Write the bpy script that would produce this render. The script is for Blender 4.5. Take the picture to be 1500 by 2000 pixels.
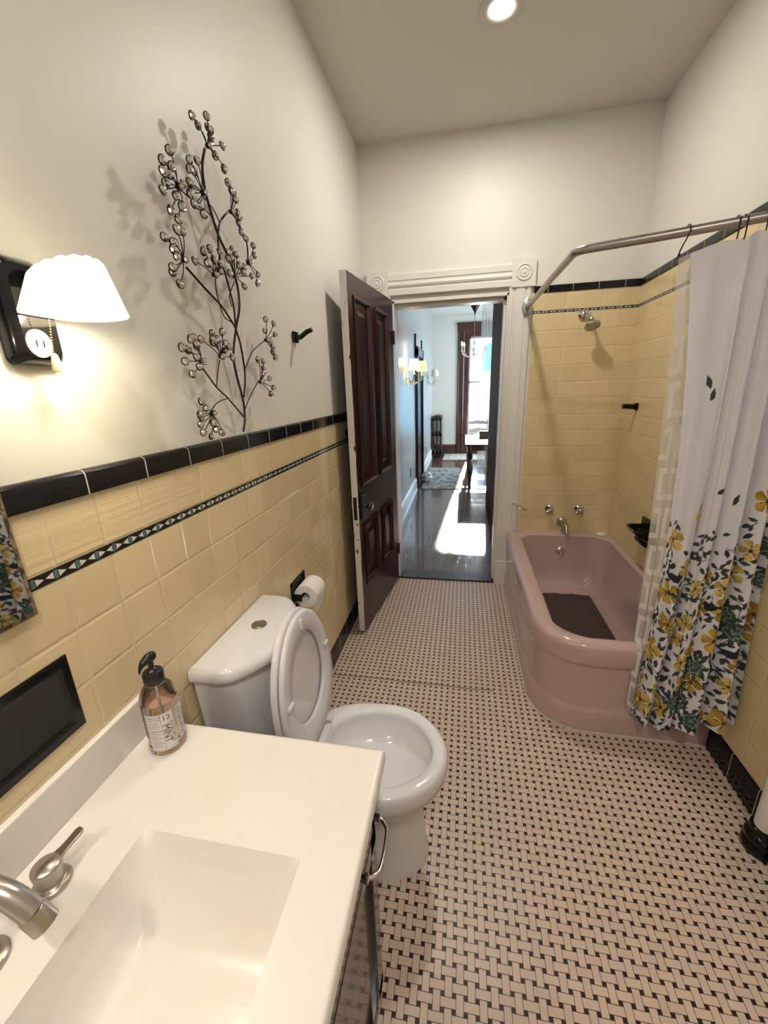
import bpy, bmesh, math, random
from mathutils import Vector, Matrix
import numpy as np
PI = math.pi
for o in list(bpy.data.objects): bpy.data.objects.remove(o)
SC = bpy.context.scene
COL = SC.collection

# ------------------------------------------------------------ camera
cam_d = bpy.data.cameras.new('camera'); cam = bpy.data.objects.new('camera', cam_d); COL.objects.link(cam)
SC.camera = cam
cam_d.sensor_fit = 'VERTICAL'; cam_d.sensor_height = 36.0; cam_d.sensor_width = 27.0
cam_d.lens = 36.0 * 791.09 / 2000.0
cam_d.clip_start = 0.01; cam_d.clip_end = 200
cr = Vector((0.98196123, 0.18612881, -0.03328973)); cu = Vector((-0.02285043, 0.29158445, 0.95627212)); cf = Vector((-0.18769656, 0.93826146, -0.29057775))
M = Matrix.Identity(4)
for i in range(3):
    M[i][0] = cr[i]; M[i][1] = cu[i]; M[i][2] = -cf[i]
M[0][3], M[1][3], M[2][3] = 0.71384, -0.13233, 1.53592
cam.matrix_world = M

# ------------------------------------------------------------ world, sun, exposure
w = bpy.data.worlds.new('sky'); SC.world = w; w.use_nodes = True
bg = w.node_tree.nodes['Background']; bg.inputs[0].default_value = (0.62, 0.80, 1.0, 1); bg.inputs[1].default_value = 14.0
SC.view_settings.view_transform = 'Standard'; SC.view_settings.look = 'None'
SC.view_settings.exposure = 0.12; SC.view_settings.gamma = 1.0; SC.view_settings.use_curve_mapping = False

def lamp(name, kind, loc, energy, color, size=0.1, direction=None, spot=None, blend=0.5):
    d = bpy.data.lights.new(name, kind); d.energy = energy; d.color = color
    if kind == 'SUN': d.angle = size
    elif kind == 'AREA': d.shape = 'DISK'; d.size = size
    else: d.shadow_soft_size = size
    if kind == 'SPOT': d.spot_size = spot; d.spot_blend = blend
    o = bpy.data.objects.new(name, d); COL.objects.link(o); o.location = loc
    if direction: o.rotation_euler = Vector(direction).to_track_quat('-Z', 'Y').to_euler()
    return o
lamp('sun', 'SUN', (1, 14, 8), 42.0, (1.0, 0.93, 0.80), 0.02, (-0.055, -1, -0.41))
lamp('ceiling_can_lamp', 'AREA', (0.83, 2.145, 3.012), 15.0, (1.0, 0.91, 0.80), 0.11, (0, 0, -1))
lamp('added_rear_fill_lamp', 'AREA', (0.95, -0.62, 3.012), 19.0, (1.0, 0.90, 0.80), 0.11, (0, 0, -1))  # unseen ceiling light added behind the camera to brighten the bathroom
lamp('sconce_lamp', 'POINT', (0.10, 0.478, 1.682), 4.2, (1.0, 0.84, 0.60), 0.025)
lamp('vanity_sconce_lamp_near', 'POINT', (0.10, -0.272, 1.682), 9.5, (1.0, 0.87, 0.70), 0.03)

# ------------------------------------------------------------ node helpers
class V:
    """a scalar socket or number with arithmetic"""
    nt = None
    def __init__(s, x): s.x = x.x if isinstance(x, V) else x
    def op(s, o, *a, clamp=False):
        n = V.nt.nodes.new('ShaderNodeMath'); n.operation = o; n.use_clamp = clamp
        for i, v in enumerate((s,) + a):
            v = v.x if isinstance(v, V) else v
            if isinstance(v, (int, float)): n.inputs[i].default_value = v
            else: V.nt.links.new(v, n.inputs[i])
        return V(n.outputs[0])
    def __add__(s, o): return s.op('ADD', o)
    def __radd__(s, o): return s.op('ADD', o)
    def __sub__(s, o): return s.op('SUBTRACT', o)
    def __rsub__(s, o): return V(o).op('SUBTRACT', s)
    def __mul__(s, o): return s.op('MULTIPLY', o)
    def __rmul__(s, o): return s.op('MULTIPLY', o)
    def __truediv__(s, o): return s.op('DIVIDE', o)
    def floor(s): return s.op('FLOOR')
    def fract(s): return s.op('FRACT')
    def abs(s): return s.op('ABSOLUTE')
    def min(s, o): return s.op('MINIMUM', o)
    def max(s, o): return s.op('MAXIMUM', o)
    def lt(s, o): return s.op('LESS_THAN', o)
    def gt(s, o): return s.op('GREATER_THAN', o)
    def mod(s, o): return s.op('FLOORED_MODULO', o)
    def step(s, a, b):
        n = V.nt.nodes.new('ShaderNodeMapRange'); n.interpolation_type = 'SMOOTHSTEP'
        V.nt.links.new(s.x, n.inputs[0])
        n.inputs[1].default_value = a; n.inputs[2].default_value = b
        return V(n.outputs[0])
def mat(name, color=(0.8, 0.8, 0.8), rough=0.5, metal=0.0, coat=0.0, trans=0.0, ior=1.45, emit=None, estr=0.0, alpha=1.0, sheen=0.0, spec=0.5):
    m = bpy.data.materials.new(name); m.use_nodes = True
    b = m.node_tree.nodes['Principled BSDF']
    b.inputs['Base Color'].default_value = (*color, 1); b.inputs['Roughness'].default_value = rough
    b.inputs['Metallic'].default_value = metal; b.inputs['Coat Weight'].default_value = coat
    b.inputs['Transmission Weight'].default_value = trans; b.inputs['IOR'].default_value = ior
    b.inputs['Alpha'].default_value = alpha; b.inputs['Sheen Weight'].default_value = sheen
    b.inputs['Specular IOR Level'].default_value = spec
    if emit: b.inputs['Emission Color'].default_value = (*emit, 1); b.inputs['Emission Strength'].default_value = estr
    m.diffuse_color = (*color, 1)
    return m
def start(m):
    V.nt = m.node_tree
    return m.node_tree, m.node_tree.nodes['Principled BSDF']
def pos(kind='world'):
    nt = V.nt
    if kind == 'world': s = nt.nodes.new('ShaderNodeNewGeometry').outputs['Position']
    else: s = nt.nodes.new('ShaderNodeTexCoord').outputs['Object']
    sp = nt.nodes.new('ShaderNodeSeparateXYZ'); nt.links.new(s, sp.inputs[0])
    return [V(sp.outputs[i]) for i in range(3)], s
def noise(scale, detail=3, vec=None, rough=0.5):
    n = V.nt.nodes.new('ShaderNodeTexNoise'); n.inputs['Scale'].default_value = scale; n.inputs['Detail'].default_value = detail
    n.inputs['Roughness'].default_value = rough
    if vec is not None: V.nt.links.new(vec, n.inputs['Vector'])
    return V(n.outputs['Fac'])
def comb(x, y, z=0.0):
    n = V.nt.nodes.new('ShaderNodeCombineXYZ')
    for i, v in enumerate((x, y, z)):
        v = v.x if isinstance(v, V) else v
        if isinstance(v, (int, float)): n.inputs[i].default_value = v
        else: V.nt.links.new(v, n.inputs[i])
    return n.outputs[0]
def white(vec):
    n = V.nt.nodes.new('ShaderNodeTexWhiteNoise'); V.nt.links.new(vec, n.inputs['Vector'])
    sp = V.nt.nodes.new('ShaderNodeSeparateColor'); V.nt.links.new(n.outputs['Color'], sp.inputs[0])
    return V(sp.outputs[0]), V(sp.outputs[1]), V(sp.outputs[2])
def mixc(f, a, b):
    n = V.nt.nodes.new('ShaderNodeMix'); n.data_type = 'RGBA'
    f = f.x if isinstance(f, V) else f
    if isinstance(f, (int, float)): n.inputs[0].default_value = f
    else: V.nt.links.new(f, n.inputs[0])
    for i, c in ((6, a), (7, b)):
        if isinstance(c, tuple): n.inputs[i].default_value = (*c, 1)
        else: V.nt.links.new(c, n.inputs[i])
    return n.outputs[2]
def bump(h, strength=1.0, dist=1.0):
    n = V.nt.nodes.new('ShaderNodeBump'); n.inputs['Strength'].default_value = strength; n.inputs['Distance'].default_value = dist
    V.nt.links.new(h.x, n.inputs['Height'])
    V.nt.links.new(n.outputs[0], V.nt.nodes['Principled BSDF'].inputs['Normal'])
def setc(sock_name, s):
    s = s.x if isinstance(s, V) else s
    V.nt.links.new(s, V.nt.nodes['Principled BSDF'].inputs[sock_name])

T = 0.1095
def tile_mat(name, ua, u0, v0, color=(0.80, 0.66, 0.415), grout=(0.70, 0.62, 0.48), tu=T, tv=T, rough=0.10, shade=0.10):
    m = mat(name, color, rough, coat=0.3); start(m)
    p, _ = pos(); U = (p[ua] - u0) / tu; Z = (p[2] - v0) / tv
    fu = U.fract(); fv = Z.fract()
    d = (fu.min(1 - fu) * tu).min(fv.min(1 - fv) * tv)
    g = d.step(0.0007, 0.0016)
    r1, r2, r3 = white(comb(U.floor(), Z.floor(), 3.0))
    c2 = tuple(c * (1 - shade) for c in color)
    base = mixc(r1, color, c2)
    setc('Base Color', mixc(g, grout, base))
    setc('Roughness', rough + (1 - g) * 0.5)
    n = noise(9.0, 2)
    h = d.step(0.0004, 0.006) * 0.0011 + ((r2 - 0.5) * fu + (r3 - 0.5) * fv) * 0.0016 + n * 0.0012
    bump(h)
    return m
def black_tile_mat(name, ua, joint, tu=0.1535):
    m = mat(name, (0.006, 0.006, 0.007), 0.10, spec=0.32); start(m)
    p, _ = pos(); U = (p[ua] - joint) / tu; fu = U.fract(); d = fu.min(1 - fu) * tu
    g = d.step(0.0008, 0.0016)
    r1, r2, r3 = white(comb(U.floor(), 1.0, 5.0))
    setc('Base Color', mixc(g, (0.62, 0.58, 0.50), (0.008, 0.008, 0.009)))
    setc('Roughness', 0.10 + (1 - g) * 0.5)
    bump(d.step(0.0003, 0.004) * 0.0008 + (r2 - 0.5) * fu * 0.002 + noise(12.0, 2) * 0.001)
    return m
def liner_mat(name, ua, v0, h, per=0.0425):
    m = mat(name, (0.01, 0.01, 0.01), 0.12, coat=0.3); start(m)
    p, _ = pos(); a = ((p[ua] / per).fract() - 0.5).abs(); b = ((p[2] - v0) / h - 0.5).abs()
    inner = b.lt(0.36)
    teal = a.lt(0.085) * inner
    tri = a.gt(0.12) * (b * 1.25).lt(0.47 - a) * inner
    c = mixc(teal, (0.012, 0.012, 0.014), (0.08, 0.17, 0.17))
    setc('Base Color', mixc(tri, c, (0.66, 0.66, 0.60)))
    return m
def paint_mat(name, color, rough=0.55, amount=0.0006):
    m = mat(name, color, rough); start(m); pos()
    bump(noise(60.0, 3) * amount)
    return m
def wood_mat(name, c1, c2, axis=2, rough=0.25, coat=0.3, scale=6.0):
    m = mat(name, c1, rough, coat=coat); start(m)
    p, _ = pos(); s = [26.0, 26.0, 26.0]; s[axis] = 1.4
    v = comb(p[0] * s[0], p[1] * s[1], p[2] * s[2])
    n = noise(scale / 6.0, 5, v, 0.6)
    setc('Base Color', mixc(n.step(0.35, 0.68), c1, c2)); bump(n * 0.0006)
    return m

WALL = paint_mat('wall_paint', (0.76, 0.76, 0.71), 0.45)
CEIL = paint_mat('ceiling_paint', (0.70, 0.68, 0.63), 0.8)
WHITE = paint_mat('gloss_white_paint', (0.78, 0.77, 0.73), 0.30)
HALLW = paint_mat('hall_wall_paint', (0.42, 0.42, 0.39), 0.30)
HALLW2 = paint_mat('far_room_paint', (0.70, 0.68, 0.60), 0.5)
DARKW = wood_mat('dark_mahogany', (0.011, 0.003, 0.003), (0.034, 0.008, 0.006), 2, 0.30, 0.08)
DARKW_Y = wood_mat('dark_trim_wood', (0.040, 0.014, 0.010), (0.085, 0.028, 0.018), 2, 0.3, 0.3)
BROWN = wood_mat('brown_base_wood', (0.06, 0.024, 0.016), (0.10, 0.040, 0.026), 0, 0.35, 0.2)
CHROME = mat('chrome', (0.72, 0.72, 0.72), 0.10, 1.0)
OLDCHROME = mat('worn_chrome', (0.50, 0.49, 0.46), 0.22, 1.0)
ZINC = mat('zinc', (0.50, 0.52, 0.52), 0.35, 0.9)
NICKEL = mat('brushed_nickel', (0.52, 0.49, 0.45), 0.30, 1.0)
BLACK = mat('black_glaze', (0.006, 0.006, 0.007), 0.10, spec=0.32)
DARKM = wood_mat('dull_dark_wood', (0.014, 0.006, 0.005), (0.030, 0.010, 0.008), 2, 0.6, 0.0)
DARKM.node_tree.nodes['Principled BSDF'].inputs['Specular IOR Level'].default_value = 0.08
BLACKM = mat('black_plastic', (0.010, 0.010, 0.011), 0.30)
IRON = mat('dark_iron', (0.018, 0.015, 0.014), 0.35, 0.5)
PORC = mat('white_porcelain', (0.80, 0.81, 0.86), 0.12, coat=0.5)
SEATP = mat('seat_plastic', (0.77, 0.76, 0.82), 0.22, coat=0.2)
PAPER = mat('tissue_paper', (0.85, 0.85, 0.86), 0.9)
BRASSY = mat('aged_brass', (0.50, 0.34, 0.14), 0.25, 1.0)

# ------------------------------------------------------------ mesh helpers
class MB:
    def __init__(s): s.v = []; s.f = []; s.mi = []; s.cur = 0
    def add(s, vs, fs):
        b = len(s.v); s.v += [Vector(v) for v in vs]; s.f += [[b + i for i in f] for f in fs]; s.mi += [s.cur] * len(fs)
        return s
    def box(s, x0, x1, y0, y1, z0, z1):
        return s.add([(x0, y0, z0), (x1, y0, z0), (x1, y1, z0), (x0, y1, z0), (x0, y0, z1), (x1, y0, z1), (x1, y1, z1), (x0, y1, z1)],
                     [(0, 3, 2, 1), (4, 5, 6, 7), (0, 1, 5, 4), (1, 2, 6, 5), (2, 3, 7, 6), (3, 0, 4, 7)])
    def loft(s, rings, closed=True, cap0=True, cap1=True):
        n = len(rings[0]); vs = [v for r in rings for v in r]; fs = []
        for k in range(len(rings) - 1):
            for i in range(n if closed else n - 1):
                j = (i + 1) % n; fs.append((k * n + i, k * n + j, (k + 1) * n + j, (k + 1) * n + i))
        if cap0: fs.append(tuple(reversed(range(n))))
        if cap1: fs.append(tuple((len(rings) - 1) * n + i for i in range(n)))
        return s.add(vs, fs)
    def tube(s, pts, r, n=10, cap=True):
        pts = [Vector(p) for p in pts]; rs = [r[min(len(r) - 1, int(i * len(r) / len(pts)))] for i in range(len(pts))] if isinstance(r, (list, tuple)) else [r] * len(pts)
        rings = []; up = None
        for i, p in enumerate(pts):
            t = (pts[min(i + 1, len(pts) - 1)] - pts[max(i - 1, 0)]).normalized()
            if up is None:
                up = Vector((0, 0, 1)) if abs(t.z) < 0.9 else Vector((1, 0, 0))
            up = (up - t * up.dot(t)).normalized(); w_ = t.cross(up)
            rings.append([p + (up * math.cos(2 * PI * k / n) + w_ * math.sin(2 * PI * k / n)) * rs[i] for k in range(n)])
        return s.loft(rings, True, cap, cap)
    def lathe(s, prof, origin, axis=(0, 0, 1), n=32, cap0=True, cap1=True, sx=1.0, sy=1.0):
        q = Vector(axis).normalized().to_track_quat('Z', 'Y').to_matrix(); o = Vector(origin)
        rings = [[o + q @ Vector((r * sx * math.cos(2 * PI * k / n), r * sy * math.sin(2 * PI * k / n), h)) for k in range(n)] for r, h in prof]
        return s.loft(rings, True, cap0, cap1)
    def sphere(s, c, r, n=16, sc=(1, 1, 1)):
        c = Vector(c); rings = []
        for i in range(n // 2 + 1):
            a = PI * i / (n // 2); rr = max(math.sin(a), 1e-3) * r
            rings.append([c + Vector((rr * math.cos(2 * PI * k / n) * sc[0], rr * math.sin(2 * PI * k / n) * sc[1], -math.cos(a) * r * sc[2])) for k in range(n)])
        return s.loft(rings)
    def xf(s, fn): s.v = [Vector(fn(v)) for v in s.v]; return s
    def build(s, name, m, parent=None, smooth=True, bevel=0.0, seg=2, angle=0.7, origin=None, subsurf=0):
        me = bpy.data.meshes.new(name)
        if parent is not None: org = parent['_o']
        else:
            mn = [min(v[i] for v in s.v) for i in range(3)]; mx = [max(v[i] for v in s.v) for i in range(3)]
            org = origin or ((mn[0] + mx[0]) / 2, (mn[1] + mx[1]) / 2, mn[2])
        org = Vector(org)
        me.from_pydata([v - org for v in s.v], [], s.f)
        for mm in (m if isinstance(m, (list, tuple)) else [m]): me.materials.append(mm)
        if isinstance(m, (list, tuple)): me.polygons.foreach_set('material_index', s.mi)
        bm = bmesh.new(); bm.from_mesh(me); bmesh.ops.recalc_face_normals(bm, faces=bm.faces); bm.to_mesh(me); bm.free()
        me.update()
        o = bpy.data.objects.new(name, me); COL.objects.link(o)
        if parent is not None: o.parent = parent
        else: o.location = org
        o['_o'] = org[:]
        if bevel:
            b = o.modifiers.new('bevel', 'BEVEL'); b.width = bevel; b.segments = seg; b.limit_method = 'ANGLE'; b.angle_limit = 0.6
        if subsurf:
            b = o.modifiers.new('sub', 'SUBSURF'); b.levels = subsurf; b.render_levels = subsurf
        if smooth:
            me.polygons.foreach_set('use_smooth', [True] * len(me.polygons))
            try: me.set_sharp_from_angle(angle=angle)
            except Exception: pass
        return o
def tag(o, label, cat, group=None):
    o['label'] = label; o['category'] = cat
    if group: o['group'] = group
    return o
def thing(name, label, cat, loc, group=None):
    o = bpy.data.objects.new(name, None); COL.objects.link(o); o.location = loc; o.empty_display_size = 0.05
    o['_o'] = tuple(loc)
    return tag(o, label, cat, group)
def struct(o): o['kind'] = 'structure'; return o
def bx(name, x0, x1, y0, y1, z0, z1, m, parent=None, bevel=0.0):
    return MB().box(x0, x1, y0, y1, z0, z1).build(name, m, parent, smooth=bool(bevel), bevel=bevel)
def smooth_path(pts, n=6):
    """Catmull-Rom"""
    P = [Vector(p) for p in pts]; P = [P[0] * 2 - P[1]] + P + [P[-1] * 2 - P[-2]]; out = []
    for i in range(1, len(P) - 2):
        for k in range(n):
            t = k / n; a, b, c, d = P[i - 1], P[i], P[i + 1], P[i + 2]
            out.append(0.5 * ((2 * b) + (c - a) * t + (2 * a - 5 * b + 4 * c - d) * t * t + (3 * b - a - 3 * c + d) * t ** 3))
    out.append(P[-2]); return out
def copy_thing(o, loc, label=None, group=None):
    c = o.copy(); COL.objects.link(c); c.location = loc
    if label: c['label'] = label
    if group: c['group'] = group
    for ch in list(o.children):
        d = ch.copy(); COL.objects.link(d); d.parent = c
        for g in list(ch.children):
            e = g.copy(); COL.objects.link(e); e.parent = d
    return c

# ------------------------------------------------------------ shell of the bathroom
FY, W, H = 2.964, 1.79, 3.032       # far wall, right wall, ceiling
YB = -1.25                           # rear wall
struct(bx('wall_left', -0.12, 0.0, YB, FY, 0, H, WALL))
struct(bx('wall_right', W, W + 0.12, YB, FY + 0.0, 0, H, WALL))
struct(bx('wall_rear', 0, W, YB - 0.12, YB, 0, H, WALL))
OX0, OX1, OH = 0.202, 0.982, 2.118   # door opening
b = MB().box(0, OX0, FY, FY + 0.14, 0, H + 0.05).box(OX1, W, FY, FY + 0.14, 0, H + 0.05).box(OX0, OX1, FY, FY + 0.14, OH, H + 0.05)
struct(b.build('wall_far', WALL, smooth=False))
struct(bx('ceiling', -0.12, W + 0.12, YB - 0.12, FY, H, H + 0.1, CEIL))

# basketweave mosaic
FLOOR = mat('basketweave_mosaic', (0.6, 0.5, 0.45), 0.42); start(FLOOR)
p, wp = pos(); S_ = 0.0302
X = (p[0] - (0.754 - S_ / 2)) / S_; Y = (p[1] - (0.743 - S_ / 2)) / S_
i_ = (X + 0.5).floor(); j_ = (Y + 0.5).floor(); ax = (X - i_).abs(); ay = (Y - j_).abs(); par = (i_ + j_).mod(2.0).gt(0.5)
a_ = ax * (1 - par) + ay * par; b_ = ay * (1 - par) + ax * par
g_ = 0.024; t3 = 1 / 3
own = b_.lt(t3 - g_); ext = b_.gt(t3 + g_) * a_.lt(t3 - g_); dot = b_.gt(t3 + g_) * a_.gt(t3 + g_)
r1, r2, r3 = white(comb(i_ + ext * (a_ * 0), j_, 1.0))
n1 = noise(2.2, 3)
seam = ((p[1] - 1.70 - (noise(9.0, 2) - 0.5) * 0.03).abs()).lt(0.0045) * p[0].lt(0.90)
tilec = mixc(r1, (0.70, 0.56, 0.465), (0.63, 0.50, 0.415))
tilec = mixc(n1.step(0.4, 0.7), tilec, (0.71, 0.60, 0.52))
cc = mixc((own + ext).min(1.0), (0.05, 0.025, 0.022), tilec)
cc = mixc(dot, cc, (0.012, 0.008, 0.010))
cc = mixc(seam, cc, (0.22, 0.17, 0.13))
setc('Base Color', cc)
setc('Roughness', 0.36 + (1 - (own + ext + dot).min(1.0)) * 0.4)
bump((own + ext + dot).min(1.0) * 0.0003 + noise(5.0, 2) * 0.0015 + r2 * 0.0002)
struct(bx('floor', -0.12, W + 0.12, YB - 0.12, FY - 0.01, -0.1, 0.0, FLOOR))

# ---- tile work on the left wall
LZ = 1.229
LT = tile_mat('cream_tile_left', 1, 0.4125, LZ)
LT2 = tile_mat('cream_tile_left_top', 1, 0.4125 - 0.006, LZ + 0.0225)
CAP_L = black_tile_mat('black_cap_left', 1, 0.502); BASE_L = black_tile_mat('black_base_left', 1, 0.502)
LINER_L = liner_mat('liner_left', 1, LZ, 0.0225)
ti = 0
def trim(o):
    global ti
    ti += 1; o.name = 'trim_%d' % ti; o.data.name = o.name
    return struct(o)
def cap_profile(axis, wall, sgn, u0, u1, z0, z1, m, th=0.013):
    """rounded bullnose strip along axis on a wall plane"""
    pr = [(0, z0), (th, z0 + 0.0015), (th, z1 - 0.010), (th * 0.85, z1 - 0.004), (th * 0.45, z1 - 0.0008), (0, z1)]
    rings = []
    for u in (u0, u1):
        rings.append([((wall + sgn * a, u, z) if axis == 1 else (u, wall + sgn * a, z)) for a, z in pr])
    return MB().loft(rings).build('trim', m, smooth=True, angle=1.0)
trim(bx('t', 0, 0.007, YB, FY, 0.128, LZ, LT))
trim(bx('t', 0, 0.008, YB, FY, LZ, LZ + 0.0225, LINER_L))
trim(bx('t', 0, 0.007, YB, FY, LZ + 0.0225, 1.3605, LT2))
trim(cap_profile(1, 0, 1, YB, FY, 1.3605, 1.409, CAP_L))
trim(cap_profile(1, 0, 1, YB, FY, 0.0, 0.128, BASE_L, 0.011))
# ---- tile work of the tub alcove (far wall and right wall)
ZL = 1.978; TX0 = 1.150
FT = tile_mat('cream_tile_far', 0, W, ZL, (0.78, 0.64, 0.37)); FT2 = tile_mat('cream_tile_far_top', 0, W, ZL + 0.0155, (0.78, 0.64, 0.37), tv=0.1085)
CAP_F = black_tile_mat('black_cap_far', 0, 1.5395); LINER_F = liner_mat('liner_far', 0, ZL, 0.0155, 0.05)
trim(bx('t', TX0, W, FY - 0.007, FY, 0.40, ZL, FT))
trim(bx('t', TX0, W, FY - 0.008, FY, ZL, ZL + 0.0155, LINER_F))
trim(bx('t', TX0, W, FY - 0.007, FY, ZL + 0.0155, 2.10, FT2))
trim(cap_profile(0, FY, -1, TX0, W, 2.10, 2.144, CAP_F))
RT = tile_mat('cream_tile_right', 1, FY, ZL, (0.78, 0.64, 0.37), tu=0.1535); RT2 = tile_mat('cream_tile_right_top', 1, FY, ZL + 0.0155, (0.78, 0.64, 0.37), tv=0.1085)
CAP_R = black_tile_mat('black_cap_right', 1, 1.469); LINER_R = liner_mat('liner_right', 1, ZL, 0.0155, 0.05)
trim(bx('t', W - 0.007, W, 1.42, FY, 0.128, ZL, RT))
trim(bx('t', W - 0.008, W, 1.42, FY, ZL, ZL + 0.0155, LINER_R))
trim(bx('t', W - 0.007, W, 1.42, FY, ZL + 0.0155, 2.10, RT2))
trim(cap_profile(1, W, -1, 1.42, FY, 2.10, 2.144, CAP_R))
RT3 = tile_mat('cream_tile_right_low', 1, 1.40, 0.128, (0.78, 0.64, 0.37))
trim(bx('t', W - 0.007, W, YB, 1.42, 0.128, 1.3605, RT3))
trim(cap_profile(1, W, -1, YB, 1.42, 1.3605, 1.409, CAP_R))
trim(cap_profile(1, W, -1, YB, 1.485, 0.0, 0.128, black_tile_mat('black_base_right', 1, 1.335), 0.011))

# ---- door casing
def extrude_z(prof, z0, z1):
    return MB().loft([[(x, y, z0) for x, y in prof], [(x, y, z1) for x, y in prof]])
def fluted(w_, t_):
    """profile across a casing: (across, out)"""
    return [(0, 0), (0, t_ * 0.75), (0.012, t_), (0.022, t_), (0.028, t_ * 0.7), (0.036, t_ * 0.7), (0.042, t_), (w_ - 0.042, t_), (w_ - 0.036, t_ * 0.7),
            (w_ - 0.028, t_ * 0.7), (w_ - 0.022, t_), (w_ - 0.012, t_), (w_, t_ * 0.75), (w_, 0)]
CX0 = 0.990; CW = 0.140
trim(extrude_z([(CX0 + a, FY - t) for a, t in fluted(CW, 0.024)], 0.20, 2.146).build('t', WHITE, angle=0.4))
trim(extrude_z([(OX0 - 0.008 - CW + a, FY - t) for a, t in fluted(CW, 0.024)], 0.20, 2.146).build('t', WHITE, angle=0.4))
trim(bx('t', CX0 - 0.006, CX0 + CW + 0.008, FY - 0.032, FY, 0, 0.20, WHITE, bevel=0.003))
trim(bx('t', OX0 - 0.008 - CW - 0.006, OX0 - 0.002, FY - 0.032, FY, 0, 0.20, WHITE, bevel=0.003))
hp = [(2.146, 0), (2.146, 0.018), (2.152, 0.024), (2.185, 0.024), (2.190, 0.018), (2.197, 0.018), (2.202, 0.026), (2.212, 0.030), (2.222, 0.026), (2.228, 0.018), (2.236, 0.018), (2.242, 0.024), (2.276, 0.024), (2.284, 0.020), (2.288, 0.006), (2.288, 0)]
trim(MB().loft([[(x, FY - t, z) for z, t in hp] for x in (OX0 - 0.02, 1.005)]).build('t', WHITE, angle=0.4))
for x0 in (1.003, 0.034):
    bb = MB().box(x0, x0 + 0.148, FY - 0.032, FY, 2.142, 2.306)
    bb.lathe([(0.052, 0.0), (0.050, 0.005), (0.044, 0.008), (0.040, 0.002), (0.034, 0.001), (0.029, 0.006), (0.024, 0.008), (0.019, 0.003), (0.014, 0.003), (0.009, 0.008), (0.001, 0.009)], (x0 + 0.074, FY - 0.032, 2.226), (0, -1, 0), 40)
    trim(bb.build('t', WHITE, angle=0.4))
# jamb lining with stop
b = MB().box(OX0 - 0.004, OX0 + 0.016, FY - 0.002, FY + 0.142, 0, OH).box(OX1 - 0.002, OX1 + 0.008, FY - 0.002, FY + 0.142, 0, OH).box(OX0, OX1 + 0.008, FY - 0.002, FY + 0.142, OH - 0.014, OH + 0.004)
b.box(OX1 - 0.016, OX1, FY + 0.045, FY + 0.142, 0, OH - 0.01).box(OX0 + 0.016, OX1, FY + 0.045, FY + 0.142, OH - 0.035, OH - 0.012)
trim(b.build('t', WHITE, smooth=False))
trim(bx('t', OX0, OX1, FY - 0.012, FY + 0.142, -0.02, 0.012, DARKW, bevel=0.004))

# ------------------------------------------------------------ hall and far room
HY = 9.75; HH = 3.02; HR = 1.075; RX = 3.6
PLANK = mat('hall_floor_boards', (0.1, 0.05, 0.03), 0.14, coat=0.4); start(PLANK)
p, wp = pos(); U = p[0] / 0.057; fu = U.fract(); r1, r2, r3 = white(comb(U.floor(), 0.0, 2.0))
Vv = p[1] / 0.9 + r1 * 7.0; fv = Vv.fract(); q1, q2, q3 = white(comb(U.floor(), Vv.floor(), 4.0))
n = noise(1.0, 5, comb(p[0] * 60.0, p[1] * 2.5, q1 * 9.0), 0.6)
gr = (fu.min(1 - fu) * 0.057).step(0.0006, 0.0016) * (fv.min(1 - fv) * 0.9).step(0.0006, 0.0018)
c = mixc(q2, (0.085, 0.036, 0.022), (0.15, 0.068, 0.040)); c = mixc(n.step(0.35, 0.7), c, (0.06, 0.026, 0.017))
setc('Base Color', mixc(gr, (0.02, 0.012, 0.01), c)); setc('Roughness', 0.16 + n * 0.16)
bump(gr * 0.0006 + n * 0.0003 + noise(3.0, 2) * 0.004 + q3 * fu * 0.0010)
struct(bx('floor_hall', -0.1, RX + 0.1, FY - 0.01, HY + 0.1, -0.1, 0.0, PLANK))
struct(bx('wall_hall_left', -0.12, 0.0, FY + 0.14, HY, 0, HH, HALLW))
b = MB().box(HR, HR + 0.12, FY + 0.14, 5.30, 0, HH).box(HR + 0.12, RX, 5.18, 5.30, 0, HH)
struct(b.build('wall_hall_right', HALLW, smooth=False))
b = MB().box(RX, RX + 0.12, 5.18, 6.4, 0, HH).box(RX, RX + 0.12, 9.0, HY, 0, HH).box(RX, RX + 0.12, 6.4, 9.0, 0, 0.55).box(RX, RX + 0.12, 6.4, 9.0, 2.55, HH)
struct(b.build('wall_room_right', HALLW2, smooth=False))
WX0, WX1, WZ0, WZ1 = 0.80, 1.78, 0.47, 2.58
b = MB().box(-0.12, WX0 - 0.1, HY, HY + 0.2, 0, HH).box(WX1 + 0.1, RX + 0.12, HY, HY + 0.2, 0, HH).box(WX0 - 0.1, WX1 + 0.1, HY, HY + 0.2, 0, WZ0 - 0.02).box(WX0 - 0.1, WX1 + 0.1, HY, HY + 0.2, WZ1 + 0.02, HH)
struct(b.build('wall_room_far', HALLW2, smooth=False))
struct(bx('ceiling_hall', -0.12, RX + 0.12, FY + 0.14, HY + 0.2, HH, HH + 0.12, CEIL))
bp = [(0, 0), (0.030, 0), (0.030, 0.018), (0.020, 0.026), (0.018, 0.13), (0.024, 0.142), (0.020, 0.160), (0.010, 0.172), (0.014, 0.185), (0, 0.195)]
for k, (y0, y1) in enumerate(((FY + 0.142, 6.07), (6.98, HY))):
    o = MB().loft([[(a, y, z) for a, z in bp] for y in (y0, y1)]).build('baseboard_hall_left' if not k else 'baseboard_room_left', WHITE, angle=0.4); struct(o)
struct(MB().loft([[(x, HY - a, z * 1.08) for a, z in bp] for x in (0.0, WX0 - 0.24)]).build('baseboard_far', BROWN, angle=0.4))
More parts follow.
